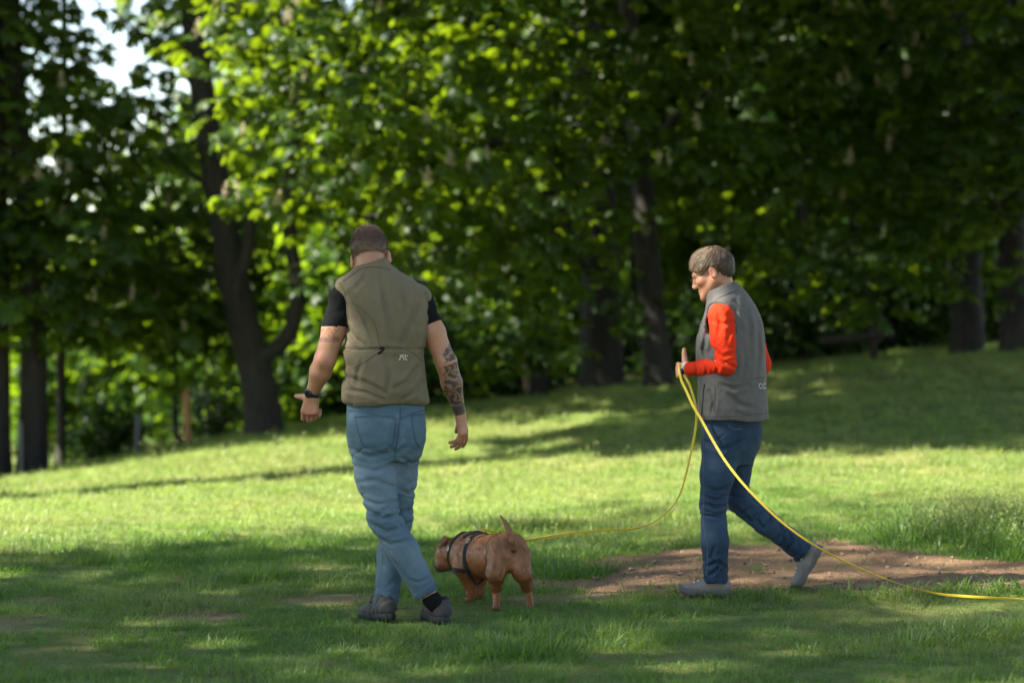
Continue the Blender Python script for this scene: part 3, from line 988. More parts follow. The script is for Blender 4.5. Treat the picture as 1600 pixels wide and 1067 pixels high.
for k, (px, Y, ch, rx, rz) in enumerate(WOOD):
    b = gbase(px, Y)
    c = b + np.array([0, 0, ch])
    lobes = [(c, (rx, rx * 0.8, rz), 0.6)]
    r = np.random.default_rng(k + 500)
    for j in range(5):
        a = r.uniform(0, 6.28)
        lobes.append((c + np.array([math.cos(a) * rx * 0.75, math.sin(a) * rx * 0.5, r.uniform(-0.75, 0.8) * rz]), (rx * 0.45, rx * 0.45, rz * 0.3), 1.4))
    dens = 7.0 if Y < 55 else 4.0
    tree("leafy tree of the wood seen dimly through the chestnut row", b, [b + np.array([0.1, 0, ch * 0.5]), c + np.array([0, 0, rz * 0.6])], 0.10 + 0.01 * rx, 0.04, [], lobes, dens, 200 + k, G_BACK,
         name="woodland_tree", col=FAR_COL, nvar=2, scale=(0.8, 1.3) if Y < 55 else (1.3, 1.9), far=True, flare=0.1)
# ------------------------------------------------------------------ smooth solids: signed distances meshed by surface nets
def _nrm(v):
    v = np.asarray(v, float)
    return v / (np.linalg.norm(v) + 1e-12)


class Prim:
    def __init__(self, fn, c, R, k, op='u'):
        self.fn, self.c, self.R, self.k, self.op = fn, np.asarray(c, float), R, k, op


def rc(a, b, ra, rb, k=0.02, op='u', sq=None):
    """tapered capsule a-b; sq=(axis, factor) flattens it along an axis."""
    a, b = np.asarray(a, float), np.asarray(b, float)
    ba = b - a
    L2 = ba.dot(ba) + 1e-12
    ax, fac = (None, 1) if sq is None else (_nrm(sq[0]), sq[1])

    def fn(p):
        pa = p - a
        h = np.clip(pa @ ba / L2, 0, 1)
        q = pa - h[:, None] * ba
        if ax is not None:
            t = q @ ax
            q = q + np.outer(t * (1.0 / fac - 1), ax)
            return (np.sqrt((q * q).sum(1)) - (ra + (rb - ra) * h)) * min(fac, 1.0) ** 0.5
        return np.sqrt((q * q).sum(1)) - (ra + (rb - ra) * h)
    m = max(ra, rb)
    return Prim(fn, (a + b) / 2, math.sqrt(L2) / 2 + m * (max(fac, 1) if sq else 1), k, op)


def ell(c, r, M=None, k=0.02, op='u'):
    c, r = np.asarray(c, float), np.asarray(r, float)
    M = np.eye(3) if M is None else np.asarray(M, float)     # columns: local axes

    def fn(p):
        q = (p - c) @ M
        k0 = np.sqrt(((q / r) ** 2).sum(1))
        k1 = np.sqrt(((q / (r * r)) ** 2).sum(1)) + 1e-9
        return k0 * (k0 - 1) / k1
    return Prim(fn, c, r.max(), k, op)


def slices(zs, cx, cy, a, b, fdir=(0, 1), n=2.3, k=0.02, op='u'):
    """stack of super-ellipses over z: half width a across, half depth b along fdir."""
    o = np.argsort(zs)
    zs, cx, cy, a, b = (np.asarray(v, float)[o] for v in (zs, cx, cy, a, b))
    zz = np.linspace(zs[0], zs[-1], 200)
    sm = lambda v: np.convolve(np.pad(np.interp(zz, zs, v), 6, mode='edge'), np.ones(13) / 13, 'valid')
    cx, cy, a, b = sm(cx), sm(cy), sm(a), sm(b)
    f = _nrm(np.array([fdir[0], fdir[1]]))
    rt = np.array([f[1], -f[0]])

    def fn(p):
        z = p[:, 2]
        X, Y_, A, B = (np.interp(z, zz, v) for v in (cx, cy, a, b))
        dx, dy = p[:, 0] - X, p[:, 1] - Y_
        u, v = np.abs(dx * rt[0] + dy * rt[1]) / A, np.abs(dx * f[0] + dy * f[1]) / B
        rho = (u ** n + v ** n) ** (1 / n)
        d = (rho - 1) * np.minimum(A, B)
        dz = np.maximum(zz[0] - z, z - zz[-1])
        return np.maximum(d, dz)
    return Prim(fn, [cx.mean(), cy.mean(), (zz[0] + zz[-1]) / 2], math.hypot((zz[-1] - zz[0]) / 2, max(a.max(), b.max())), k, op)


def plane(pt, nrm, k=0.004):
    """keeps the side the normal points away from."""
    pt, nrm = np.asarray(pt, float), _nrm(nrm)
    return Prim(lambda p: (p - pt) @ nrm, pt, 1e9, k, 'i')


class Solid:
    def __init__(self, prims, disp=None):
        self.prims, self.disp = prims, disp

    def __call__(self, p, cc=None, cr=0):
        d = np.full(len(p), 0.25)
        for q in self.prims:
            if cc is not None and q.op != 'i' and np.linalg.norm(q.c - cc) - q.R - cr > 0.05 + q.k:
                continue
            e = q.fn(p)
            k = max(q.k, 1e-5)
            if q.op == 'u':
                h = np.clip(0.5 + 0.5 * (d - e) / k, 0, 1)
                d = d * (1 - h) + e * h - k * h * (1 - h)
            else:
                e = -e if q.op == 's' else e
                h = np.clip(0.5 - 0.5 * (d - e) / k, 0, 1)
                d = d * (1 - h) + e * h + k * h * (1 - h)
        if self.disp is not None:
            d = d + self.disp(p)
        return d

    def normal(self, p, e=0.002):
        g = np.stack([self(p + np.eye(3)[i] * e) - self(p - np.eye(3)[i] * e) for i in range(3)], 1)
        return g / (np.linalg.norm(g, axis=1)[:, None] + 1e-9)


def net(S, lo, hi, h):
    """surface nets over the blocks near the surface -> (verts, quads)."""
    B = 8
    lo, hi = np.asarray(lo, float), np.asarray(hi, float)
    nb = np.ceil((hi - lo) / (h * B)).astype(int)
    g = np.stack(np.meshgrid(*[np.arange(n) for n in nb], indexing='ij'), -1).reshape(-1, 3)
    cen = lo + (g + 0.5) * B * h
    d = np.concatenate([S(c) for c in np.array_split(cen, max(1, len(cen) // 20000))])
    g = g[np.abs(d) < B * h * 0.87 * 1.5 + 0.012]
    dims = nb * B + 2
    # group neighbouring blocks so that far primitives can be skipped
    key = (g // 4) @ np.array([1, 1000, 1000000])
    o = np.argsort(key, kind='stable')
    g, key = g[o], key[o]
    cuts = np.nonzero(np.diff(key))[0] + 1
    loc = np.stack(np.meshgrid(*[np.arange(B + 1)] * 3, indexing='ij'), -1).reshape(-1, 3)
    ids, pos, crn = [], [], []
    off = np.array([[i, j, k] for i in (0, 1) for j in (0, 1) for k in (0, 1)])
    edges = [(a, b) for a in range(8) for b in range(a + 1, 8) if np.abs(off[a] - off[b]).sum() == 1]
    for gg in np.split(g, cuts):
        if not len(gg):
            continue
        ip = gg[:, None, :] * B + loc[None]
        p = lo + ip.reshape(-1, 3) * h
        cc = (p.min(0) + p.max(0)) / 2
        v = S(p, cc, np.linalg.norm(p.max(0) - cc)).reshape(len(gg), B + 1, B + 1, B + 1)
        c8 = np.stack([v[:, i:i + B, j:j + B, k:k + B] for i, j, k in off], -1)
        neg = c8 < 0
        act = neg.any(-1) & ~neg.all(-1)
        bi, ci, cj, ck = np.nonzero(act)
        if not len(bi):
            continue
        c8 = c8[act]
        cell = gg[bi] * B + np.stack([ci, cj, ck], 1)
        num, den = np.zeros((len(cell), 3)), np.zeros(len(cell))
        for a, b in edges:
            s = (c8[:, a] < 0) != (c8[:, b] < 0)
            t = c8[:, a] / np.where(s, c8[:, a] - c8[:, b], 1)
            q = off[a] + t[:, None] * (off[b] - off[a])
            num[s] += q[s]
            den[s] += 1
        ids.append(cell[:, 0] * dims[1] * dims[2] + cell[:, 1] * dims[2] + cell[:, 2])
        pos.append(lo + (cell + num / den[:, None]) * h)
        crn.append(c8[:, [0, 4, 2, 1]] < 0)
    ids, pos, crn = np.concatenate(ids), np.concatenate(pos), np.concatenate(crn)
    ids, u = np.unique(ids, return_index=True)
    pos, crn = pos[u], crn[u]
    st = np.array([dims[1] * dims[2], dims[2], 1])
    faces = []
    for ax in range(3):
        s = crn[:, 0] != crn[:, ax + 1]
        b, c = (ax + 1) % 3, (ax + 2) % 3
        base = ids[s]
        quad = np.stack([base, base - st[b], base - st[b] - st[c], base - st[c]], 1)
        ix = np.clip(np.searchsorted(ids, quad), 0, len(ids) - 1)
        ok = (ids[ix] == quad).all(1)
        ix, fl = ix[ok], crn[s, 0][ok]
        ix[~fl] = ix[~fl][:, ::-1]
        faces.append(ix)
    return pos, np.concatenate(faces).astype(np.int32)


def solid_mesh(name, S, lo, hi, h, mat, parent, attrs=None):
    v, f = net(S, lo, hi, h)
    me = new_mesh(name, v, f, mat)
    for k, fn in (attrs or {}).items():
        set_attr(me, k, fn(v))
    return link(name, me, parent)


def solid_bounds(S, pad=0.03):
    lo = np.min([q.c - q.R for q in S.prims if q.op == 'u'], 0) - pad
    hi = np.max([q.c + q.R for q in S.prims if q.op == 'u'], 0) + pad
    return lo, hi


CAM_P = np.array([0, 0, CAM_Z])


def hit(S, pp, Y0, span=0.9):
    """where the sight lines through photo points first meet the solid."""
    tgt = np.array([P(x, y, Y0 - span) for x, y in pp])
    d = tgt - CAM_P
    d /= np.linalg.norm(d, axis=1)[:, None]
    p = tgt.copy()
    for _ in range(120):
        s = S(p)
        p = p + d * np.clip(s * 0.7, -0.02, 0.05)[:, None]
    bad = np.abs(S(p)) > 0.004
    return p, bad


def band(pts, nrm, width, thick, closed=False, lift=0.0):
    """flat band with a rounded top along surface points; returns verts, faces."""
    pts, nrm = np.asarray(pts, float), np.asarray(nrm, float)
    n = len(pts)
    tan = np.roll(pts, -1, 0) - np.roll(pts, 1, 0) if closed else np.gradient(pts, axis=0)
    tan /= np.linalg.norm(tan, axis=1)[:, None] + 1e-12
    side = np.cross(tan, nrm)
    side /= np.linalg.norm(side, axis=1)[:, None] + 1e-12
    w = np.broadcast_to(np.asarray(width, float), (n,))[:, None] / 2
    prof = [(-1, -0.6), (-1, 0.55), (-0.7, 1), (0.7, 1), (1, 0.55), (1, -0.6)]
    V = np.stack([pts + side * w * a + nrm * (lift + thick * b) for a, b in prof], 1).reshape(-1, 3)
    m = len(prof)
    F = []
    for i in range(n if closed else n - 1):
        j = (i + 1) % n
        for k in range(m):
            l = (k + 1) % m
            F.append((i * m + k, i * m + l, j * m + l, j * m + k))
    if not closed:
        F += [tuple(range(m)), tuple(range((n - 1) * m, n * m))[::-1]]
    return V, F


def line_on(name, S, px_pts, Y0, width, thick, mat, parent, n=None, lift=0.0):
    pp = catmull(np.array(px_pts, float), n or max(8, int(sum(math.dist(px_pts[i], px_pts[i + 1]) for i in range(len(px_pts) - 1)) / 2.5)))
    p, bad = hit(S, pp, Y0)
    p = p[~bad]
    if len(p) < 3:
        return None
    V, F = band(p, S.normal(p), width, thick, lift=lift)
    return link(name, new_mesh(name, V, F, mat), parent)


def ring_on(name, S, center, axis, width, thick, mat, parent, n=56, rmax=0.3, lift=0.0, up=(0, 0, 1)):
    axis = _nrm(axis)
    e1 = _nrm(np.cross(axis, up if abs(np.dot(axis, up)) < 0.95 else (0, 1, 0)))
    e2 = np.cross(axis, e1)
    ang = np.linspace(0, 2 * np.pi, n, endpoint=False)
    d = np.cos(ang)[:, None] * e1 + np.sin(ang)[:, None] * e2
    rs = np.linspace(0.005, rmax, 120)
    val = S((np.asarray(center) + d[:, None, :] * rs[None, :, None]).reshape(-1, 3)).reshape(n, -1)
    k = np.argmax(val > 0, axis=1)
    k = np.maximum(k, 1)
    v0, v1 = val[np.arange(n), k - 1], val[np.arange(n), k]
    r = rs[k - 1] + (rs[k] - rs[k - 1]) * np.clip(-v0 / (v1 - v0 + 1e-9), 0, 1)
    p = np.asarray(center) + d * r[:, None]
    V, F = band(p, d, width, thick, True, lift)
    return link(name, new_mesh(name, V, F, mat), parent)


# ------------------------------------------------------------------ people: shared builders
def frame_from(fwd, up):
    f = _nrm(fwd)
    r = _nrm(np.cross(f, up))
    return np.stack([r, f, np.cross(r, f)], 1)          # columns right, forward, up


def head_prims(o, M, s=1.0, neck_to=None, neck_r=(0.056, 0.062), ex=0.0):
    T = lambda x, y, z: o + M @ (np.array([x, y, z]) * s)
    L = []
    L.append(ell(T(0, -0.012, 0.028), np.array([.074, .096, .090]) * s, M, .02))
    L.append(ell(T(0, .040, -.035), np.array([.060, .058, .082]) * s, M, .03))
    for q in (-1, 1):
        L.append(rc(T(q * .052, -.005, -.05), T(q * .018, .078, -.104), .026 * s, .019 * s, .025))
        L.append(ell(T(q * .043, .062, -.032), np.array([.026, .026, .022]) * s, M, .02))
        L.append(rc(T(q * .046, .076, .008), T(q * .012, .092, .012), .010 * s, .011 * s, .012))
        L.append(ell(T(q * .031, .101, -.010), np.array([.016, .014, .011]) * s, M, .008, 's'))
        L.append(ell(T(q * .031, .079, -.010), np.array([.013, .0125, .012]) * s, M, .003))
        L.append(rc(T(q * .017, .088, -.010), T(q * .045, .078, -.012), .004 * s, .003 * s, .003))
        E = M @ frame_from((q * 0.30, 1, -0.12), (0, 0, 1))
        L.append(ell(T(q * (.078 + ex), -.012, -.016), np.array([.0085, .020, .032]) * s, E, .006))
        L.append(ell(T(q * (.087 + ex), -.007, -.012), np.array([.006, .012, .020]) * s, E, .004, 's'))
        L.append(ell(T(q * .013, .105, -.047), np.array([.010, .011, .008]) * s, M, .008))
    L.append(rc(T(0, .093, .004), T(0, .113, -.040), .0075 * s, .0110 * s, .012))
    L.append(ell(T(0, .084, -.112), np.array([.021, .017, .017]) * s, M, .02))
    L.append(rc(T(-.016, .094, -.0725), T(.016, .094, -.0725), .0065 * s, .0065 * s, .006))
    L.append(rc(T(-.013, .094, -.083), T(.013, .094, -.083), .0075 * s, .0075 * s, .006))
    L.append(rc(T(-.026, .098, -.0775), T(.026, .098, -.0775), .0022 * s, .0022 * s, .004, 's'))
    if neck_to is not None:
        L.append(rc(T(0, -.032, -.045), neck_to, neck_r[0] * s, neck_r[1] * s, .025))
    return L


def hand_prims(w, d, back, q, curls, s=1.0, thumb=(0.7, 0.5, 0.2), spread=0.06, thumb_curl=0.3):
    """w: wrist; d: palm direction; back: normal of the back of the hand; q: +1 when the thumb lies on cross(d, back)'s side.
    curls: four (mcp, pip, dip) bends, index first."""
    d = _nrm(d)
    back = _nrm(np.asarray(back, float) - d * np.dot(back, d))
    side = np.cross(d, back) * q
    L = [rc(w - d * .02 * s, w + d * .02 * s, .026 * s, .027 * s, .012, sq=(back, 0.72))]
    lens = [(.043, .026, .020), (.047, .030, .021), (.044, .028, .020), (.034, .021, .018)]
    for i in range(4):
        off = (1.5 - i) * .0195 * s
        k0 = w + d * (.088 - .004 * abs(i - 1)) * s + side * off + back * .003 * s
        L.append(rc(w + d * .015 * s + side * off * .55, k0, .0145 * s, .0115 * s, .012))
        dirv = _nrm(d + side * (1.5 - i) * spread)
        p, a = k0, 0.0
        for j in range(3):
            a += curls[i][j]
            dd = math.cos(a) * dirv - math.sin(a) * back
            e = p + dd * lens[i][j] * s
            r0 = (.0098, .0088, .0080)[j] * s
            L.append(rc(p, e, r0, r0 * .9, .003))
            p = e
    t0 = w + d * .022 * s + side * .020 * s - back * .006 * s
    td = _nrm(d * thumb[0] + side * thumb[1] - back * thumb[2])
    t1 = t0 + td * .036 * s
    td2 = _nrm(td + (d * 0.6 - side * 0.5) * thumb_curl)
    t2 = t1 + td2 * .027 * s
    td3 = _nrm(td2 + (d * 0.6 - side * 0.6) * thumb_curl)
    L += [rc(t0, t1, .0185 * s, .0140 * s, .010), rc(t1, t2, .0132 * s, .0120 * s, .004), rc(t2, t2 + td3 * .020 * s, .0120 * s, .0095 * s, .004)]
    return L


def shoe(o, fwd, up, L, w, mats, parent, lace_col, style=0):
    """upper, sole and laces of one shoe standing on point O under its heel, pointing along FWD."""
    M = frame_from(fwd, up)
    T = lambda x, y, z: o + M @ np.array([x, y, z])
    k = L / 0.28
    R, U = M[:, 0], M[:, 2]
    up_s = Solid([rc(T(0, .042 * k, .052 * k), T(0, .13 * k, .046 * k), .040 * w, .041 * w, .02),
                  rc(T(0, .13 * k, .044 * k), T(.004, .225 * k, .030 * k), .042 * w, .034 * w, .02, sq=(U, 0.8)),
                  rc(T(.004, .225 * k, .031 * k), T(.002, .236 * k, .030 * k), .034 * w, .028 * w, .015, sq=(U, 0.8)),
                  rc(T(0, .050 * k, .065 * k), T(0, .060 * k, .088 * k), .039 * w, .036 * w, .015),
                  rc(T(0, .090 * k, .080 * k), T(0, .140 * k, .064 * k), .026 * w, .024 * w, .012),
                  ell(T(0, .052 * k, .118 * k), np.array([.026, .034, .026]) * w, M, .006, 's'),
                  plane(T(0, 0, .016), -U, .003)],
                 disp=lambda p: 0.0012 * np.sin(((p - o) @ M)[:, 1] * 190 + ((p - o) @ M)[:, 2] * 120) * (1 if style else 0.4))
    lo, hi = solid_bounds(up_s, .01)
    su = solid_mesh("shoe", up_s, lo, hi, .0032, mats[0], parent)
    # sole: outline swept in z with tread notches
    n = 60
    t = np.linspace(0, 2 * np.pi, n, endpoint=False)
    yy = (.5 - .5 * np.cos(t)) * L
    prof = np.interp(yy / L, [0, .06, .2, .45, .72, .9, 1.0], [0.0, .62, .80, .76, 1.0, .78, 0.0]) * .048 * w
    xx = np.where(np.sin(t) > 0, 1, -1) * prof + .004 * np.sin(yy / L * 3)
    zlev = [(-0.002, .90), (.004, 1.0), (.018, 1.04), (.026, 1.0), (.030, .90)]
    spring = .020 * np.clip((yy / L - .78) / .22, 0, 1) ** 2
    V, F = [], []
    for z, sc in zlev:
        nt_ = 0.002 * np.sign(np.sin(yy * 420)) if z < .01 else 0
        for i in range(n):
            V.append(T(xx[i] * sc, L * .5 + (yy[i] - L * .5) * (0.98 if sc < 1 else 1.0), z + spring[i] + (nt_[i] if z < .01 else 0)))
    F += [tuple(f) for f in grid_faces(n, len(zlev), True)]
    F += [tuple(range(n))[::-1], tuple(range((len(zlev) - 1) * n, len(zlev) * n))]
    link("sole", new_mesh("sole", np.array(V), F, mats[1]), su)
    items = []
    for i in range(5):
        y = (.105 + .022 * i) * k
        z = (.094 - .0085 * i - .0) * k
        a, b = T(-.020 * w, y, z - .012), T(.020 * w, y + .010, z - .012)
        m_ = T(0, y + .005, z + .008)
        items.append(tube_data(catmull([a, m_, b], 7), .0028, 5))
    for q in (-1, 1):
        items.append(tube_data(catmull([T(0, .10 * k, .098 * k), T(q * .03, .105 * k, .105 * k), T(q * .045, .12 * k, .075 * k), T(q * .02, .115 * k, .083 * k)], 10), .0022, 5))
    v, f = join_data(items)
    link("lace", new_mesh("lace", v, f, lace_col), su)
    return su


def cloth_mat(name, c0, c1, fine=420, rough=0.85, sheen=0.04, wear=None, spec=0.18):
    m, nt, b = mat_new(name)
    tc = N(nt, "ShaderNodeTexCoord")
    n1 = noise_node(nt, 7, 4, tc.outputs["Object"])
    n2 = noise_node(nt, fine, 2, tc.outputs["Object"])
    c = mixc(nt, n1, c0, c1)
    c = mixc(nt, ramp(nt, n2, [(0.3, (0, 0, 0)), (0.7, (.35, .35, .35))]), c, tuple(x * 0.55 for x in c0))
    if wear is not None:
        c = mixc(nt, attr_node(nt, "wear"), c, wear)
    nt.links.new(c, b.inputs["Base Color"])
    b.inputs["Roughness"].default_value = rough
    b.inputs["Specular IOR Level"].default_value = spec
    b.inputs["Sheen Weight"].default_value = sheen
    n3 = noise_node(nt, 38, 4, tc.outputs["Object"], 0.8)
    bump(nt, n3, 0.35, 0.006, b)
    return m


def skin_mat():
    m, nt, b = mat_new("skin")
    tc = N(nt, "ShaderNodeTexCoord")
    n1 = noise_node(nt, 25, 4, tc.outputs["Object"])
    n2 = noise_node(nt, 300, 2, tc.outputs["Object"])
    c = mixc(nt, n1, (0.33, 0.148, 0.080), (0.41, 0.210, 0.128))
    c = mixc(nt, attr_node(nt, "red"), c, (0.46, 0.15, 0.105))
    c = mixc(nt, attr_node(nt, "stubble"), c, (0.145, 0.085, 0.055))
    c = mixc(nt, attr_node(nt, "ink"), c, (0.030, 0.030, 0.032))
    nt.links.new(c, b.inputs["Base Color"])
    b.inputs["Roughness"].default_value = 0.5
    b.inputs["Specular IOR Level"].default_value = 0.35
    b.inputs["Subsurface Weight"].default_value = 0.12
    b.inputs["Subsurface Radius"].default_value = (0.012, 0.005, 0.003)
    b.inputs["Subsurface Scale"].default_value = 0.6
    bump(nt, n2, 0.12, 0.002, b)
    return m


def plain_mat(name, c, rough=0.5, spec=0.4, metal=0.0):
    m, nt, b = mat_new(name)
    tc = N(nt, "ShaderNodeTexCoord")
    n1 = noise_node(nt, 60, 3, tc.outputs["Object"])
    nt.links.new(mixc(nt, n1, tuple(x * 0.8 for x in c), tuple(min(1, x * 1.15) for x in c)), b.inputs["Base Color"])
    b.inputs["Roughness"].default_value = rough
    b.inputs["Specular IOR Level"].default_value = spec
    b.inputs["Metallic"].default_value = metal
    return m


def hair_mat(name, dark, mid, light):
    m, nt, b = mat_new(name)
    tc = N(nt, "ShaderNodeTexCoord")
    n1 = noise_node(nt, 70, 3, tc.outputs["Object"])
    a = attr_node(nt, "shade")
    mth = N(nt, "ShaderNodeMath", operation='MULTIPLY_ADD')
    nt.links.new(n1, mth.inputs[0])
    mth.inputs[1].default_value = 0.4
    nt.links.new(a, mth.inputs[2])
    nt.links.new(ramp(nt, mth.outputs[0], [(0.15, dark), (0.6, mid), (1.1 if False else 1.0, light)]), b.inputs["Base Color"])
    b.inputs["Roughness"].default_value = 0.5
    b.inputs["Specular IOR Level"].default_value = 0.4
    return m


def strands(pts, dirs, nrm, length, width, S=None, lift=0.002, steps=5, flow=None, free=1.0):
    """thin tapered ribbons; dirs are start directions, flow(p, n) steers them along the surface."""
    n = len(pts)
    length = np.broadcast_to(length, (n,))
    p = pts.copy()
    d = dirs / (np.linalg.norm(dirs, axis=1)[:, None] + 1e-9)
    V = np.zeros((n, steps + 1, 2, 3))
    nn = nrm
    for j in range(steps + 1):
        t = j / steps
        side = np.cross(d, nn)
        side /= np.linalg.norm(side, axis=1)[:, None] + 1e-9
        w = width * (1 - 0.85 * t ** 1.5)
        V[:, j, 0] = p - side * w / 2
        V[:, j, 1] = p + side * w / 2
        if j == steps:
            break
        p = p + d * (length / steps)[:, None]
        if S is not None:
            s = S(p)
            nn = S.normal(p)
            p = p - nn * (s - lift * (1 + 1.2 * t))[:, None] * (0.85 if t < free else 0.12)
            if flow is not None:
                f = flow(p)
                d = d * 0.55 + f * 0.45
            d = d - nn * (d * nn).sum(1)[:, None]
            d /= np.linalg.norm(d, axis=1)[:, None] + 1e-9
    m = 2 * (steps + 1)
    V = V.reshape(-1, 3)
    base = np.arange(n)[:, None] * m
    F = np.concatenate([base + np.array([2 * j, 2 * j + 1, 2 * j + 3, 2 * j + 2]) for j in range(steps)])
    return V, F.astype(np.int32), m


def creases(p, along, across, fa, fx, seed, width=.32):
    """valley lines running along ALONG, FX of them to the metre across; returns 0..1."""
    A = np.stack([_nrm(along), _nrm(across), np.cross(_nrm(along), _nrm(across))], 1)
    n = noise3((p @ A) * np.array([fa, fx, fa * 1.5]), seed)
    return np.clip(1 - np.abs(n) / width, 0, 1) ** 2


def px_folds(lines, Y):
    """hand-placed folds: polylines (photo points) on the cloth's near side as (points, depth, width); a valley with a swell on either side."""
    prep = []
    for pts, dep, w in lines:
        q = np.array([P(x, y, Y)[[0, 2]] for x, y in pts])
        prep.append((q, dep, w))

    def fn(p):
        d = np.zeros(len(p))
        xz = p[:, [0, 2]]
        for q, dep, w in prep:
            lo, hi = q.min(0) - 4 * w, q.max(0) + 4 * w
            k = np.nonzero((xz > lo).all(1) & (xz < hi).all(1))[0]
            if not len(k):
                continue
            v = xz[k]
            m = np.full(len(k), 9.0)
            L = len(q) - 1
            end = np.ones(len(k))
            for i in range(L):
                ab = q[i + 1] - q[i]
                t = np.clip(((v - q[i]) @ ab) / (ab @ ab), 0, 1)
                dd = np.linalg.norm(v - q[i] - t[:, None] * ab, axis=1)
                u = (i + t) / L
                better = dd < m
                m = np.where(better, dd, m)
                end = np.where(better, np.sin(np.pi * np.clip(u * .9 + .05, 0, 1)) ** .6, end)
            d[k] += end * dep * (np.exp(-(m / w) ** 2) - .55 * np.exp(-((m - 1.9 * w) / w) ** 2))
        return d
    return fn
# ------------------------------------------------------------------ small things at the edge of the wood
M_POST = plain_mat("weathered_grey_post", (0.075, 0.08, 0.08), 0.8)
M_STAKE = plain_mat("raw_timber", (0.38, 0.20, 0.09), 0.8)
M_RAIL = plain_mat("dark_old_timber", (0.030, 0.022, 0.017), 0.9)


def post(px, Y, h, r, mat, name, label, cat, lean=0.0, square=False, group=None):
    b = gbase(px, Y)
    path = np.array([b - [0, 0, .2], b + [lean * .5, 0, h * .5], b + [lean, 0, h - .02], b + [lean, 0, h]])
    v, f = tube_data(path, [r, r, r, r * .7], 4 if square else 12, lambda t, a: 0.04 * np.sin(a * 3 + t * 5))
    o = link(name, new_mesh(name, v, f, mat, smooth=not square))
    return tag(o, label, cat, group)


post(213, 26.4, 0.47, .033, M_POST, "fence_post", "grey post standing in front of the black shrub", "post", .02)
post(33, 25.0, 0.60, .026, M_POST, "fence_post", "slim grey post beside the thick pale-footed trunk", "post", -.01)
post(294, 27.0, 0.66, .038, M_STAKE, "timber_stake", "tan timber stake beside the sapling", "stake", -.03, True)
post(437, 29.5, 0.75, .030, M_POST, "fence_post", "dull post half hidden in leaves behind the forked trunk", "post", .01)
b = gbase(275, 27.2)
tree("slender young tree standing next to the tan timber stake", b, [P(276, 620, 27.2), P(274, 560, 27.2), P(278, 500, 27.2)], .030, .012, [],
     [lb(277, 555, 27.2, .30, .3, .34, 1.6), lb(262, 590, 27.2, .2, .2, .12, 1.4)], 60, 61, name="sapling", scale=(.5, .8))


def bush(px, Y, rx, rz, label, seed, dens=60, cz=.8, group=None, col=None, name="shrub"):
    b = gbase(px, Y)
    c = b + np.array([0, 0, rz * cz])
    r = np.random.default_rng(seed)
    lobes = [(c, (rx, rx * .8, rz), 1.0)]
    for j in range(5):
        a = r.uniform(0, 6.28)
        lobes.append((c + np.array([math.cos(a) * rx * .7, math.sin(a) * rx * .5, r.uniform(-.6, .6) * rz]), (rx * .45, rx * .4, rz * .4), 1.0))
    t = thing(name, label, "shrub", b, group)
    pts, out = lobe_points(lobes, dens, 3, seed, .2)
    ok = pts[:, 2] > ground_z(pts[:, 0], pts[:, 1]) - .02
    pts, out = pts[ok], out[ok]
    points_object("foliage", pts, leaf_rots(out, r), r.uniform(.8, 1.35, len(pts)), r.integers(0, 2, len(pts)), col or SHRUB_COL, t)
    for k in range(3):
        a = r.uniform(0, 6.28)
        v, f = tube_data(np.array([b - [0, 0, .1], b + [math.cos(a) * .1, math.sin(a) * .1, rz * .6], b + [math.cos(a) * .3 * rx, math.sin(a) * .3 * rx, rz * 1.2]]), [.03, .02, .008], 6)
        link("stem", new_mesh("stem", v, f, M_BARK), t)


bush(172, 27.4, .34, .46, "black-looking dense shrub between the thin trunk and the grey post", 71, 160)
bush(690, 29.0, .80, .70, "dark low shrub behind the man's tattooed arm", 72, 70)
bush(800, 29.2, .70, .55, "low shrub beside the broken pale stump", 73, 80)
bush(600, 31.0, .95, .80, "leafy shrub behind the man's vest", 74, 50)
bush(335, 29.0, .60, .55, "dim low shrub just left of the forked trunk", 75, 70)
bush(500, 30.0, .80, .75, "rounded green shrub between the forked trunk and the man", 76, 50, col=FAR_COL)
for k, (px, Y, rx, rz, lab) in enumerate(((1095, 31, .7, .35, "low shrub in the gap behind the woman's raised hand"), (1210, 30, 1.0, .75, "shrub behind the old rail, close to the woman's back"), (1300, 31, 1.1, .9, "shrub behind the old rail's post"),
                                         (1400, 30.5, 1.1, .9, "shrub past the end of the old rail"), (1455, 33, 1.2, 1.2, "taller shrub left of the shaded trunk pair"), (1560, 31.5, .9, .9, "shrub filling the gap of the shaded trunk pair"), (985, 30.5, .6, .55, "shrub between the wide trunk and the leaning one"),
                                         (870, 31, 1.0, .9, "shrub behind the broken pale stump"), (1640, 31, 1.2, 1.0, "shrub at the frame's edge behind the cut trunk"))):
    bush(px, Y, rx, rz, lab, 80 + k, 55, group="shrubs under the trees on the rise")

# broken stump with a pale torn side
b = gbase(842, 28.0)
t = thing("tree_stump", "broken dark stump with a pale splintered side", "stump", b)
v, f = tube_data(np.array([b - [0, 0, .1], b + [0, 0, .08], b + [0.01, 0, .22], b + [.02, 0, .27]]), [.13, .12, .105, .08], 18, bark_disp(5, .14))
link("trunk", new_mesh("trunk", v, f, M_BARK), t)
sp = [P(824, 610, 27.9), P(822, 590, 27.9), P(819, 570, 27.9), P(816, 556, 27.9)]
v, f = tube_data(catmull(sp, 12), np.linspace(.045, .018, 12), 8, bark_disp(8, .2))
link("splinter", new_mesh("splinter", v, f, M_BARK_PALE), t)

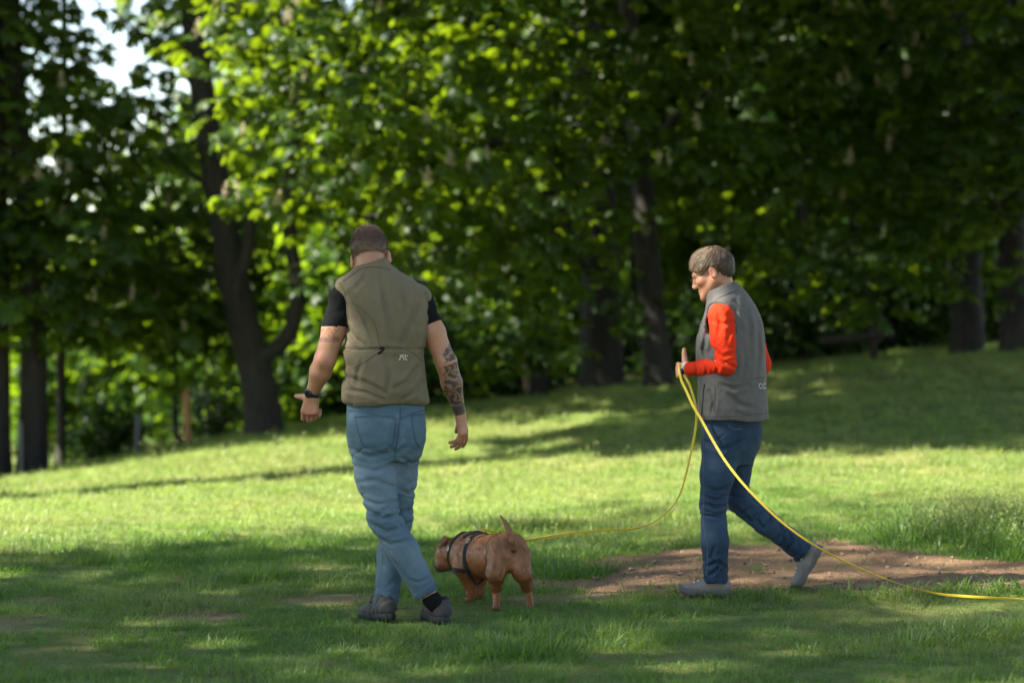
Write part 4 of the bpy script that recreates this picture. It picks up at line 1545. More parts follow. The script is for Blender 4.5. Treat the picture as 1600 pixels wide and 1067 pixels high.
# old timber rail on a post
b = gbase(1365, 28.5)
t = thing("timber_rail", "old dark timber rail on a post under the chestnut leaves", "rail", b)
v, f = tube_data(np.array([b - [0, 0, .15], b + [0, 0, .20], b + [0, 0, .40]]), [.055, .05, .05], 10, bark_disp(3, .08))
link("post", new_mesh("post", v, f, M_RAIL), t)
v, f = tube_data(catmull([P(1280, 533, 28.4), P(1330, 528, 28.42), P(1395, 522, 28.44)], 12), .045, 10, bark_disp(4, .08))
link("rail", new_mesh("rail", v, f, M_RAIL), t)

# pale scraped foot of the thick trunk is bark of its own

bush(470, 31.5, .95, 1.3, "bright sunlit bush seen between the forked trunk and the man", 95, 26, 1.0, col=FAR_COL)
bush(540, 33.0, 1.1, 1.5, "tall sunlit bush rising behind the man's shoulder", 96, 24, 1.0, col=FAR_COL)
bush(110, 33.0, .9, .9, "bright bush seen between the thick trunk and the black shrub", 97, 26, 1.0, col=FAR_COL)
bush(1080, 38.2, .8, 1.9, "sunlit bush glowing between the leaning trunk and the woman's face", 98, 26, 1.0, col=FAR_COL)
# ------------------------------------------------------------------ the man
M_SKIN = skin_mat()
M_BLACK = cloth_mat("black_jersey", (0.007, 0.007, 0.008), (0.012, 0.012, 0.013), 300, 0.9, 0.0, spec=0.08)
M_OLIVE = cloth_mat("olive_softshell", (0.126, 0.101, 0.062), (0.158, 0.129, 0.081), 500, 0.75, 0.05)
M_OLIVE_DARK = cloth_mat("olive_trim", (0.072, 0.064, 0.042), (0.09, 0.08, 0.052), 300)
M_DENIM = cloth_mat("light_denim", (0.055, 0.098, 0.132), (0.085, 0.138, 0.178), 600, 0.85, 0.03, wear=(0.18, 0.24, 0.285))
M_DENIM_SEAM = cloth_mat("denim_stitching", (0.085, 0.115, 0.135), (0.12, 0.15, 0.17), 300)
M_DENIM_EDGE = cloth_mat("denim_edge", (0.038, 0.070, 0.098), (0.06, 0.10, 0.135), 300)
M_NAVY = cloth_mat("dark_denim", (0.012, 0.027, 0.052), (0.020, 0.040, 0.074), 600, 0.85, 0.03, wear=(0.065, 0.12, 0.185))
M_NAVY_SEAM = cloth_mat("dark_denim_stitching", (0.05, 0.085, 0.13), (0.07, 0.11, 0.16), 300)
M_GREY = cloth_mat("grey_softshell", (0.082, 0.075, 0.071), (0.104, 0.096, 0.091), 500, 0.75, 0.05)
M_GREY_TRIM = cloth_mat("grey_trim", (0.05, 0.05, 0.052), (0.07, 0.07, 0.072), 300)
M_RED = cloth_mat("red_jersey", (0.52, 0.026, 0.007), (0.62, 0.040, 0.012), 420, 0.85, 0.0, spec=0.08)
M_PRINT = plain_mat("reflective_print", (0.45, 0.43, 0.38), 0.5)
M_SHOE_DARK = cloth_mat("charcoal_shoe", (0.030, 0.029, 0.028), (0.075, 0.071, 0.068), 160, 0.75)
M_SOLE_BLACK = plain_mat("black_rubber", (0.016, 0.016, 0.016), 0.7)
M_SHOE_GREY = cloth_mat("grey_shoe", (0.13, 0.122, 0.116), (0.21, 0.198, 0.188), 160, 0.75)
M_SOLE_GREY = plain_mat("grey_rubber", (0.085, 0.08, 0.076), 0.7)
M_LACE_DARK = plain_mat("black_lace", (0.02, 0.02, 0.02), 0.8)
M_LACE_PALE = plain_mat("pale_lace", (0.45, 0.43, 0.40), 0.8)
M_WATCH = plain_mat("watch_case", (0.012, 0.012, 0.013), 0.15, 0.6)
M_STRAP_PALE = plain_mat("pale_watch_strap", (0.62, 0.60, 0.57), 0.5)
M_STRAP_DARK = plain_mat("dark_watch_strap", (0.02, 0.02, 0.022), 0.5)
M_EYE = plain_mat("eye", (0.55, 0.53, 0.50), 0.15)
M_FRAME = plain_mat("spectacle_metal", (0.10, 0.085, 0.075), 0.35, 0.5, 0.6)
MY = 11.05


def man():
    m = lambda x, y, dy=0.0: P(x, y, MY + dy)
    base = np.array([m(620, 970)[0], MY, float(ground_z(m(620, 970)[0], MY))])
    t = thing("person", "man in olive vest and light blue jeans walking away beside the brown dog", "person", base)
    pxm = FPX / MY
    # ---- body
    Rh = Matrix.Rotation(math.radians(-8), 3, 'Y') @ Matrix.Rotation(math.radians(-27), 3, 'X')
    HM = np.array(Matrix.Rotation(math.radians(-1), 3, 'Z') @ Rh)
    # columns: right (+x), forward (+y, away), up
    ho = m(579, 402, 0.050)
    sho_l, elb_l, wri_l = m(537, 466, .0), m(508, 562, -.03), m(488, 614, .055)
    sho_r, elb_r, wri_r = m(657, 472, .02), m(697, 566, .00), m(719, 647, .07)
    neck = m(583, 436, -.005)
    body = head_prims(ho, HM, 1.05, neck, (.054, .056), .004)
    ys = [410, 425, 440, 460, 500, 560, 620, 680]
    body.append(slices([m(0, y)[2] for y in ys], [m(x, 0)[0] for x in (583, 585, 592, 600, 604, 602, 602, 603)], [MY + d for d in (.0, -.005, -.005, 0, .01, .01, .0, .0)],
                       [.045, .055, .10, .150, .160, .150, .145, .155], [.045, .055, .07, .09, .11, .10, .10, .11], k=.03))
    # arms with muscles
    body += [rc(sho_l, sho_l * .5 + elb_l * .5, .052, .055, .03), rc(sho_l * .5 + elb_l * .5, elb_l, .055, .047, .02),
             rc(elb_l, elb_l * .65 + wri_l * .35, .047, .048, .02), rc(elb_l * .65 + wri_l * .35, wri_l, .048, .028, .02), ell(elb_l + np.array([-.012, -.034, -.004]), [.016, .014, .020], None, .02),
             rc(sho_r, sho_r * .5 + elb_r * .5, .054, .054, .03), rc(sho_r * .5 + elb_r * .5, elb_r, .053, .045, .02),
             rc(elb_r, elb_r * .6 + wri_r * .4, .049, .047, .02), rc(elb_r * .6 + wri_r * .4, wri_r, .046, .025, .02)]
    # left hand: back to the camera, fingers curling round, thumb out
    body += hand_prims(wri_l, m(484, 644, .06) - wri_l, (-.25, -1, .15), 1, [(.55, .8, .5), (.7, .9, .5), (.85, 1.0, .6), (.95, 1.1, .6)], 1.06, thumb=(0.10, .85, 0.55), spread=.10, thumb_curl=0.0)
    # right hand: hanging, little-finger side to the camera
    body += hand_prims(wri_r, m(724, 684, .09) - wri_r, (.90, -.42, .1), -1, [(.20, .35, .2), (.35, .45, .25), (.45, .55, .3), (.50, .65, .35)], 1.04, thumb=(0.95, .35, .65), spread=.16, thumb_curl=0.1)
    # legs inside the jeans
    hipL, kneL, ankL = m(577, 672, -.02), m(599, 806, -.06), m(668, 925, -.06)
    hipR, kneR, ankR = m(632, 672, .02), m(622, 805, .11), m(600, 945, .05)
    for h_, k_, a_ in ((hipL, kneL, ankL), (hipR, kneR, ankR)):
        body += [rc(h_, k_, .075, .050, .03), rc(k_, k_ * .6 + a_ * .4, .048, .05, .02), rc(k_ * .6 + a_ * .4, a_, .048, .034, .02)]
    gz = lambda p: float(ground_z(p[0], p[1]))
    hl = m(693, 972, -.10); hl[2] = gz(hl) + .006
    hr = m(612, 966, -.05); hr[2] = gz(hr) + .016
    FL, FR = frame_from((-.30, .95, -.02), (.10, 0, 1)), frame_from((-.52, .85, -.06), (-.05, .05, 1))
    footL, footR = hl + FL @ np.array([0, .058, .060]), hr + FR @ np.array([0, .058, .060])
    body += [rc(ankL, footL, .030, .026, .02), rc(ankR, footR, .030, .026, .02)]
    S = Solid(body)
    loc = lambda v: (v - ho) @ HM

    def ink(v):
        # right forearm: a dense sleeve tattoo; left upper arm: a band and scrolls
        def axis(a, b):
            ab = b - a
            h = ((v - a) @ ab) / ab.dot(ab)
            return h, np.linalg.norm(v - a - np.clip(h, 0, 1)[:, None] * ab, axis=1)
        h, dd = axis(sho_r, elb_r)
        h2, dd2 = axis(elb_r, wri_r)
        sel = (dd < .085) & (h > .55) & (h < 1.02) | (dd2 < .085) & (h2 > 0) & (h2 < .98)
        # the tattoo climbs from the wrist over the outer forearm to above the elbow
        side = v[:, 0] - np.interp(v[:, 2], [wri_r[2], elb_r[2], sho_r[2]], [wri_r[0], elb_r[0], sho_r[0]])
        edge = np.interp(v[:, 2], [wri_r[2], elb_r[2] - .06, elb_r[2], elb_r[2] + .05, elb_r[2] + .10], [-.08, -.020, -.006, .014, .06])
        q = v * 1.0
        w1 = fbm(q * 26, 5, 2) * 1.6
        lines = np.sin(q[:, 2] * 210 + q[:, 0] * 130 + w1 * 4.0)
        fill = sstep(-.7, .5, lines * .8 + .9 * fbm(q * 60, 9, 2)) * .55 + .38
        a = np.where(sel & (side + .012 * fbm(q * 45, 3) > edge), np.clip(fill, 0, .95), 0)
        a = np.where(sel & (h2 > .80) & (h2 < .98), .9, a)
        h, dd = axis(sho_l, elb_l)
        on = (dd < .085) & (v[:, 0] < sho_l[0] + .06) & (np.abs(v[:, 2] - sho_l[2]) < .5)
        z = v[:, 2]
        zb = P(0, 530, MY)[2]
        b = np.where(on & (np.abs(z - zb) < .012) & (v[:, 0] < m(531, 0)[0]), .38 + .25 * (noise3(v * 160, 4) > .1), 0)
        scroll = np.abs(np.sin(z * 95 + np.sin(v[:, 0] * 85) * 2.1)) < .22
        zc = P(0, 519, MY)[2]
        b = np.maximum(b, np.where(on & (np.abs(z - zc) < .020) & scroll, .6, 0))
        return np.maximum(a, b)

    def red(v):
        l = loc(v)
        ear = (np.abs(l[:, 0]) > .068) & (l[:, 1] > -.05) & (l[:, 1] < .03) & (l[:, 2] < .03) & (l[:, 2] > -.065)  # ears reddened: backlight glowing through them, put into the skin colour
        lip = (np.abs(l[:, 0]) < .024) & (l[:, 1] > .09) & (np.abs(l[:, 2] + .078) < .013)
        kn = np.zeros(len(v))
        for w_, dd in ((wri_l, m(484, 644, .06) - wri_l), (wri_r, m(727, 682, .09) - wri_r)):
            d = np.linalg.norm(v - (w_ + _nrm(dd) * .10), axis=1)
            kn = np.maximum(kn, .35 * sstep(.09, .02, d))
        elb = .25 * sstep(.06, .02, np.linalg.norm(v - m(500, 560, -.07), axis=1))
        return np.maximum.reduce([ear * .75, lip * .7, kn, elb])

    def stubble(v):
        l = loc(v)
        near = np.linalg.norm(l * np.array([1, .85, 1]), axis=1) < .16
        fade = sstep(-.11, .0, l[:, 2] + .02 * l[:, 1] / .1) * sstep(.05, .01, l[:, 1]) * .7
        beard = sstep(-.045, -.075, l[:, 2]) * sstep(.0, .04, l[:, 1]) * .5
        brow = (np.abs(l[:, 2] - .016) < .007) & (np.abs(l[:, 0]) > .012) & (np.abs(l[:, 0]) < .052) & (l[:, 1] > .06)
        g = .75 + .35 * noise3(l * 90, 2)
        return np.where(near, np.clip(np.maximum.reduce([fade, beard, brow * .8]) * g, 0, 1), 0)

    lo, hi = solid_bounds(S)
    solid_mesh("body", S, lo, hi, .0033, M_SKIN, t, {"ink": ink, "red": red, "stubble": stubble})

    # ---- hair: short crop, longer on top, fading out over the nape
    crn = ell(ho + HM @ (np.array([0, -.012, .028]) * 1.05), np.array([.074, .096, .090]) * 1.05, HM, .01)

    def hair_inf(p):
        l = (p - ho) @ HM
        up = sstep(-.085, .075, l[:, 2] - .25 * np.clip(l[:, 1] + .03, -.1, .2))
        face = sstep(.075, .045, l[:, 1] - .55 * np.clip(l[:, 2] - .045, 0, .1))
        earcut = np.exp(-(((l[:, 1] + .005) / .028) ** 2 + ((l[:, 2] + .018) / .035) ** 2)) * (np.abs(l[:, 0]) > .05)
        return -((.0120 + .003 * sstep(.06, .11, l[:, 2])) * up * face - .0035 - .012 * earcut) + .0007 * noise3(l * 140, 3)
    HS = Solid([crn], hair_inf)
    v, f = net(HS, ho - .16, ho + .16, .0035)
    hv = v
    nr = HS.normal(v)
    l = (v - ho) @ HM
    ok = np.nonzero(Solid([crn])(v) > .0008)[0]
    r = np.random.default_rng(3)
    pick = r.choice(ok, 11000)
    ln = np.interp(l[pick, 2], [-.04, .03, .085, .115], [.002, .004, .009, .015]) * r.uniform(.6, 1.3, len(pick))
    dirs = nr[pick] * .45 + (HM @ np.array([0, .15, .75])) * sstep(-.02, .1, l[pick, 2])[:, None] - (HM @ np.array([0, 0, .6])) * sstep(.06, -.03, l[pick, 2])[:, None] + r.normal(0, .16, (len(pick), 3))
    sv, sf, mm = strands(v[pick], dirs, np.cross(nr[pick], r.normal(size=(len(pick), 3))), ln, .0021, steps=2)
    me = new_mesh("hair", np.concatenate([v, sv]), np.concatenate([f, sf + len(v)]), hair_mat("cropped_hair", (0.050, 0.026, 0.015), (0.135, 0.076, 0.046), (0.40, 0.245, 0.165)))
    shd = lambda q: .10 + .24 * sstep(.06, .115, q[:, 2]) + .50 * sstep(.02, -.06, q[:, 2])
    sh = np.concatenate([shd(l), np.repeat(np.clip(shd(l[pick]) + .05 + r.normal(0, .10, len(pick)), 0, .9), mm)])
    set_attr(me, "shade", sh)
    link("hair", me, t)

    # ---- black T-shirt (sleeves under the vest)
    def sleeve_disp(p):
        return .0035 * noise3(p * np.array([14, 14, 26]), 8) + .002 * noise3(p * 45, 9)
    hemL, hemR = m(521, 511, 0), m(677, 505, .01)
    aL, aR = _nrm(elb_l - sho_l), _nrm(elb_r - sho_r)
    TS = Solid([rc(m(550, 458, 0), sho_l, .055, .064, .03), rc(sho_l, elb_l, .064, .061, .02), plane(hemL, aL + np.array([.25, 0, -.35]), .004),
                ], sleeve_disp)
    TS2 = Solid([rc(m(640, 462, 0), sho_r, .05, .057, .03), rc(sho_r, elb_r, .057, .057, .02), plane(hemR, aR + np.array([0, 0, -.25]), .004)], sleeve_disp)
    shirt = solid_mesh("shirt", TS, sho_l - .25, sho_l + .25, .004, M_BLACK, t)
    ring_on("hem", TS, hemL - aL * .006, aL, .012, .0016, M_BLACK, shirt, rmax=.13)
    sh2 = solid_mesh("shirt_sleeve", TS2, sho_r - .25, sho_r + .25, .004, M_BLACK, t)
    ring_on("hem", TS2, hemR - aR * .006, aR, .012, .0016, M_BLACK, sh2, rmax=.13)

    # ---- jeans
    jf = px_folds([([(550, 700), (580, 711), (616, 703)], .009, .011), ([(553, 724), (585, 733), (614, 726)], .005, .010), ([(556, 752), (588, 747), (618, 760)], .007, .011),
                   ([(572, 792), (600, 806), (636, 800)], .012, .010), ([(577, 812), (606, 826), (640, 818)], .011, .010), ([(586, 834), (612, 846), (646, 838)], .008, .009), ([(566, 776), (592, 784), (622, 780)], .007, .009),
                   ([(600, 862), (622, 880), (640, 905)], .006, .010), ([(640, 900), (656, 905), (672, 898)], .007, .008), ([(590, 930), (604, 936), (616, 930)], .007, .008), ([(592, 905), (606, 915), (618, 905)], .006, .009),
                   ([(630, 712), (644, 722), (656, 716)], .008, .010), ([(626, 765), (638, 772), (648, 766)], .007, .010), ([(604, 690), (622, 705), (640, 694)], .006, .010)], MY)

    def jeans_disp(p):
        z = p[:, 2]
        g = lambda zc, w: np.exp(-((z - zc) / w) ** 2)
        zk, zs = kneL[2], P(0, 706, MY)[2]
        d = .0035 * noise3(p * np.array([9, 9, 5]), 21) + .0018 * noise3(p * 26, 27)
        mk = .15 + g(zk + .02, .10) + .8 * g(zk - .10, .06) + .8 * g(.10, .06) + .55 * g(P(0, 755, MY)[2], .07)
        d += .0035 * mk * creases(p, (1, .2, .38), (-.38, 0, 1), 5, 19, 22, .22) + .0045 * mk * noise3(p @ np.array([[1, 0, .4], [0, 1, .2], [-.4, 0, 1]]) * np.array([5, 5, 20]), 28)
        d += .0060 * (g(zk + .03, .12) + .5 * g(.12, .08) + .2) * creases(p, (1, .1, -.30), (.30, 0, 1), 6, 26, 25, .22)
        d += .0065 * g(zs, .055) * creases(p, (1, 0, .22), (-.2, 0, 1), 6, 17, 23, .22)
        d += .0040 * g(P(0, 790, MY)[2], .2) * creases(p, (.25, 0, 1), (1, 0, -.25), 4, 12, 26)
        return d + .72 * jf(p) * (p[:, 1] < MY + .02 + .10 * (p[:, 0] > m(622, 0)[0]))
    kn = lambda a, b, s_: a * (1 - s_) + b * s_
    JP = [slices([m(0, y)[2] for y in (626, 640, 660, 690, 720)], [m(x, 0)[0] for x in (602, 602.5, 603, 604, 604)], [MY + d for d in (0, 0, -.01, -.015, -.01)],
                 [.176, .180, .180, .176, .15], [.112, .118, .128, .130, .10], n=2.3, k=.03),
          ell(m(576, 672, -.075), [.082, .06, .085], None, .035), ell(m(633, 672, -.06), [.082, .06, .085], None, .035),
          rc(m(580, 680, -.02), m(588, 745, -.035), .098, .090, .03), rc(m(588, 745, -.035), kneL, .090, .074, .03),
          rc(kneL, m(630, 858, -.06), .073, .071, .02), rc(m(630, 858, -.06), m(668, 930, -.06), .071, .058, .02),
          rc(m(626, 680, .02), m(623, 745, .07), .092, .082, .03), rc(m(623, 745, .07), kneR, .082, .066, .03),
          rc(kneR, m(611, 870, .09), .069, .064, .02), rc(m(611, 870, .09), m(601, 950, .03), .064, .056, .02)]
    # seat cleft and crotch
    JP.append(rc(m(621, 672, -.16), m(618, 722, -.13), .022, .024, .03, 's'))
    cutL = _nrm(m(664, 922, -.06) - m(630, 858, -.06))
    cutR = _nrm(m(600, 942, .05) - m(611, 870, .09))
    JP.append(Prim(lambda p: np.where(p[:, 0] > m(636, 0)[0], np.where(p[:, 2] < .35, (p - m(666, 930, -.06)) @ cutL, -1), np.where(p[:, 2] < .35, (p - m(600, 953, .03)) @ cutR, -1)), [0, 0, 0], 1e9, .003, 'i'))
    JS = Solid(JP, jeans_disp)

    def wear(v):
        z = v[:, 2]
        w = .42 * np.exp(-((z - P(0, 755, MY)[2]) / .12) ** 2) * (.8 + .3 * noise3(v * 7, 31))
        w += .40 * np.exp(-((z - P(0, 860, MY)[2]) / .09) ** 2) * (.7 + .4 * noise3(v * 9, 32))
        w += .10 * noise3(v * 16, 34) + .08 * noise3(v * 45, 35)
        return np.clip(w, 0, .9)
    lo, hi = solid_bounds(JS)
    jeans = solid_mesh("jeans", JS, lo, hi, .0042, M_DENIM, t, {"wear": wear})
    for pts, nm in (([(555, 651), (585, 650), (616, 649)], "pocket_edge"), ([(555, 651), (560, 675), (569, 697), (591, 703), (612, 695), (617, 668), (616, 649)], "pocket_seam"),
                    ([(643, 649), (653, 648), (662, 647)], "pocket_edge"), ([(643, 649), (646, 672), (650, 690), (656, 699)], "pocket_seam")):
        line_on(nm, JS, pts, MY, .0060, .0018, M_DENIM_EDGE, jeans)
        line_on("stitching", JS, [(x + 1.2, y + 1.6) for x, y in pts], MY, .0020, .0014, M_DENIM_SEAM, jeans)
    line_on("back_seam", JS, [(626, 638), (624, 660), (620, 690), (617, 715)], MY, .006, .002, M_DENIM_EDGE, jeans)
    line_on("yoke_seam", JS, [(545, 641), (580, 647), (622, 655)], MY, .006, .002, M_DENIM_EDGE, jeans)
    line_on("yoke_seam", JS, [(626, 654), (645, 646), (663, 641)], MY, .006, .002, M_DENIM_EDGE, jeans)
    line_on("inseam", JS, [(606, 860), (622, 885), (640, 912), (650, 930)], MY, .0045, .002, M_DENIM_SEAM, jeans)
    line_on("side_seam", JS, [(598, 868), (594, 900), (590, 930), (588, 946)], MY, .0045, .002, M_DENIM_SEAM, jeans)
    ring_on("hem", JS, m(663.5, 924, -.06), cutL, .022, .0022, M_DENIM_EDGE, jeans, rmax=.1)
    ring_on("hem", JS, m(601, 947, .03), cutR, .022, .0022, M_DENIM_EDGE, jeans, rmax=.09)

    # ---- vest
    yv = [401, 409, 418, 428, 440, 455, 480, 510, 545, 580, 605, 622, 634]
    cxv = [585, 584, 584, 586, 592, 599, 604, 605, 601, 599.5, 600.5, 601.5, 602.5]
    av = [25, 25.5, 27.5, 39, 55, 66, 64.5, 62, 62.5, 63.5, 65.5, 67, 65]
    bv = [.072, .075, .080, .088, .104, .124, .140, .146, .144, .140, .142, .142, .132]
    cyv = [-.002, -.004, -.008, -.010, -.008, -.004, .0, .004, .0, -.008, -.01, -.01, -.008]

    vf = px_folds([([(549, 458), (572, 496), (590, 534)], .009, .012), ([(598, 430), (606, 480), (618, 536)], .008, .013), ([(657, 466), (643, 505), (630, 540)], .010, .013), ([(630, 440), (636, 480), (634, 520)], .006, .012),
                   ([(545, 512), (556, 528), (572, 540)], .008, .010), ([(541, 588), (572, 596), (604, 612)], .009, .011), ([(545, 608), (575, 612), (600, 622)], .006, .009), ([(603, 556), (612, 584), (608, 612)], .008, .012),
                   ([(655, 572), (640, 594), (618, 606)], .009, .012), ([(661, 596), (648, 612), (632, 622)], .007, .009), ([(570, 560), (562, 580), (560, 600)], .006, .010), ([(575, 424), (568, 440), (556, 452)], .006, .010)], MY)

    def vest_disp(p):
        x, z = p[:, 0], p[:, 2]
        zt, zw, zh = P(0, 440, MY)[2], P(0, 545, MY)[2], P(0, 634, MY)[2]
        up = sstep(zw - .03, zw + .08, z)
        lowm = 1 - sstep(zw - .02, zw + .05, z)
        d = .0120 * up * noise3(p @ np.array([[1, 0, 0], [0, 1, 0], [.40, 0, 1]]) * np.array([9.5, 5, 2.4]), 41)
        d += .0060 * up * creases(p, (.42, 0, -1), (1, 0, .42), 2.0, 6, 48, .22)
        d += .0035 * up * noise3(p @ np.array([[1, 0, 0], [0, 1, 0], [-.25, 0, 1]]) * np.array([22, 9, 4]), 49)
        d += .0110 * lowm * noise3(p @ np.array([[1, 0, .55], [0, 1, 0], [.30, 0, 1]]) * np.array([5, 5, 11]), 42)
        d += .0045 * lowm * creases(p, (1, 0, -.55), (.55, 0, 1), 4, 11, 46, .25)
        d += .0050 * noise3(p * np.array([6, 4, 6]), 47)
        d += .0045 * np.exp(-((z - zh - .03) / .022) ** 2) * noise3(p * np.array([30, 30, 5]), 43)
        d += .0055 * np.exp(-((z - zw) / .006) ** 2)                    # waist seam
        d += .010 * np.exp(-((z - zh) / .012) ** 2)                     # elastic hem drawn in
        d += .0018 * noise3(p * 34, 44)
        return d + vf(p) * (p[:, 1] < MY)
    VP = [slices([m(0, y)[2] for y in yv], [m(x, 0)[0] for x in cxv], [MY + d for d in cyv], [a / pxm for a in av], bv, n=2.25, k=.02),
          rc(m(566, 431, -.01), m(546, 449, -.01), .044, .052, .035), rc(m(612, 431, -.005), m(652, 462, -.0), .044, .056, .035)]
    # arm holes
    VP.append(ell(m(524, 486, .0), np.array([.030, .10, .115]), None, .02, 's'))
    VP.append(ell(m(689, 500, .0), np.array([.036, .10, .115]), None, .02, 's'))
    VP.append(plane(m(602, 634, 0), (0, 0, -1), .006))
    VP.append(plane(m(584, 404.5, -.06), (-.22, .28, 1), .004))
    VP.append(rc(m(583, 425, .02), m(579, 380, .045), .064, .064, .004, 's'))
    VS = Solid(VP, vest_disp)
    lo, hi = solid_bounds(VS)
    vest = solid_mesh("vest", VS, lo, hi, .0042, M_OLIVE, t)
    line_on("shoulder_seam", VS, [(563, 420), (550, 430), (536, 440)], MY, .004, .002, M_OLIVE_DARK, vest)
    line_on("back_seam", VS, [(552, 474), (566, 482), (580, 497), (588, 513), (591, 528), (593, 541)], MY, .003, .0012, M_OLIVE_DARK, vest)
    line_on("waist_seam", VS, [(539, 549), (560, 545), (600, 541), (625, 543), (645, 551), (661, 566)], MY, .0035, .0018, M_OLIVE_DARK, vest)
    line_on("pocket_zip", VS, [(601, 543), (585, 555), (568, 567), (552, 575)], MY, .0035, .0014, M_OLIVE_DARK, vest)
    line_on("pocket_opening", VS, [(588, 546), (594, 545), (600, 543), (596, 549), (590, 553)], MY, .012, .001, M_BLACK, vest)
    line_on("collar_seam", VS, [(561, 421), (572, 418), (585, 417), (598, 418.5), (610, 422)], MY, .004, .0016, M_OLIVE_DARK, vest)
    for pts in ([(531, 442), (539, 460), (543, 482), (543, 505), (540, 528)], [(666, 456), (668, 475), (668, 497), (665, 520), (662, 540)]):
        line_on("armhole_edge", VS, pts, MY, .006, .003, M_OLIVE, vest)
    ring_on("hem_cord", VS, m(602, 631, 0), (0, 0, 1), .010, .003, M_OLIVE_DARK, vest, rmax=.26, n=90)
    for pts in ([(624, 562.5), (626, 558), (628.5, 556), (631.5, 554)], [(624.5, 555.5), (628, 555), (629.5, 557.5), (631.5, 563)], [(632, 554), (634, 556.5), (633, 559), (636, 563)], [(636.5, 554.5), (636, 557)]):
        line_on("chest_print" if False else "printed_mark", VS, pts, MY, .0045, .0008, M_PRINT, vest, n=10)

    # ---- shoes
    shoe(hl, FL[:, 1], FL[:, 2], .295, 1.12, (M_SHOE_DARK, M_SOLE_BLACK), t, M_LACE_DARK, 1)
    shoe(hr, FR[:, 1], FR[:, 2], .290, 1.06, (M_SHOE_DARK, M_SOLE_BLACK), t, M_LACE_DARK, 1)
    for a_, b_ in ((ankL * 1.1 - kneL * .1, footL), (ankR, footR)):
        KS = Solid([rc(a_ * .7 + ankL * .0 + a_ * .3, b_, .043, .040)], lambda p: .002 * noise3(p * 40, 77))
        lo, hi = solid_bounds(KS)
        solid_mesh("sock", KS, lo, hi, .004, M_BLACK, t)

    # ---- wrist watch
    ax = _nrm(wri_l - elb_l)
    wc = wri_l - ax * .004
    w = ring_on("watch_strap", S, wc, ax, .020, .0030, M_STRAP_DARK, t, rmax=.06, n=40)
    bk = _nrm(np.array([-.42, -.90, .1]) - ax * np.dot([-.42, -.90, .1], ax))
    cp, _ = wc + bk * .040, 0
    v, f = tube_data(np.array([cp - bk * .014, cp - bk * .006, cp - bk * .002]), [.019, .020, .0165], 20)
    link("watch_case", new_mesh("watch_case", v, f, M_WATCH, smooth=False), w)
    return t


man()


# ------------------------------------------------------------------ the woman
WY = 11.9


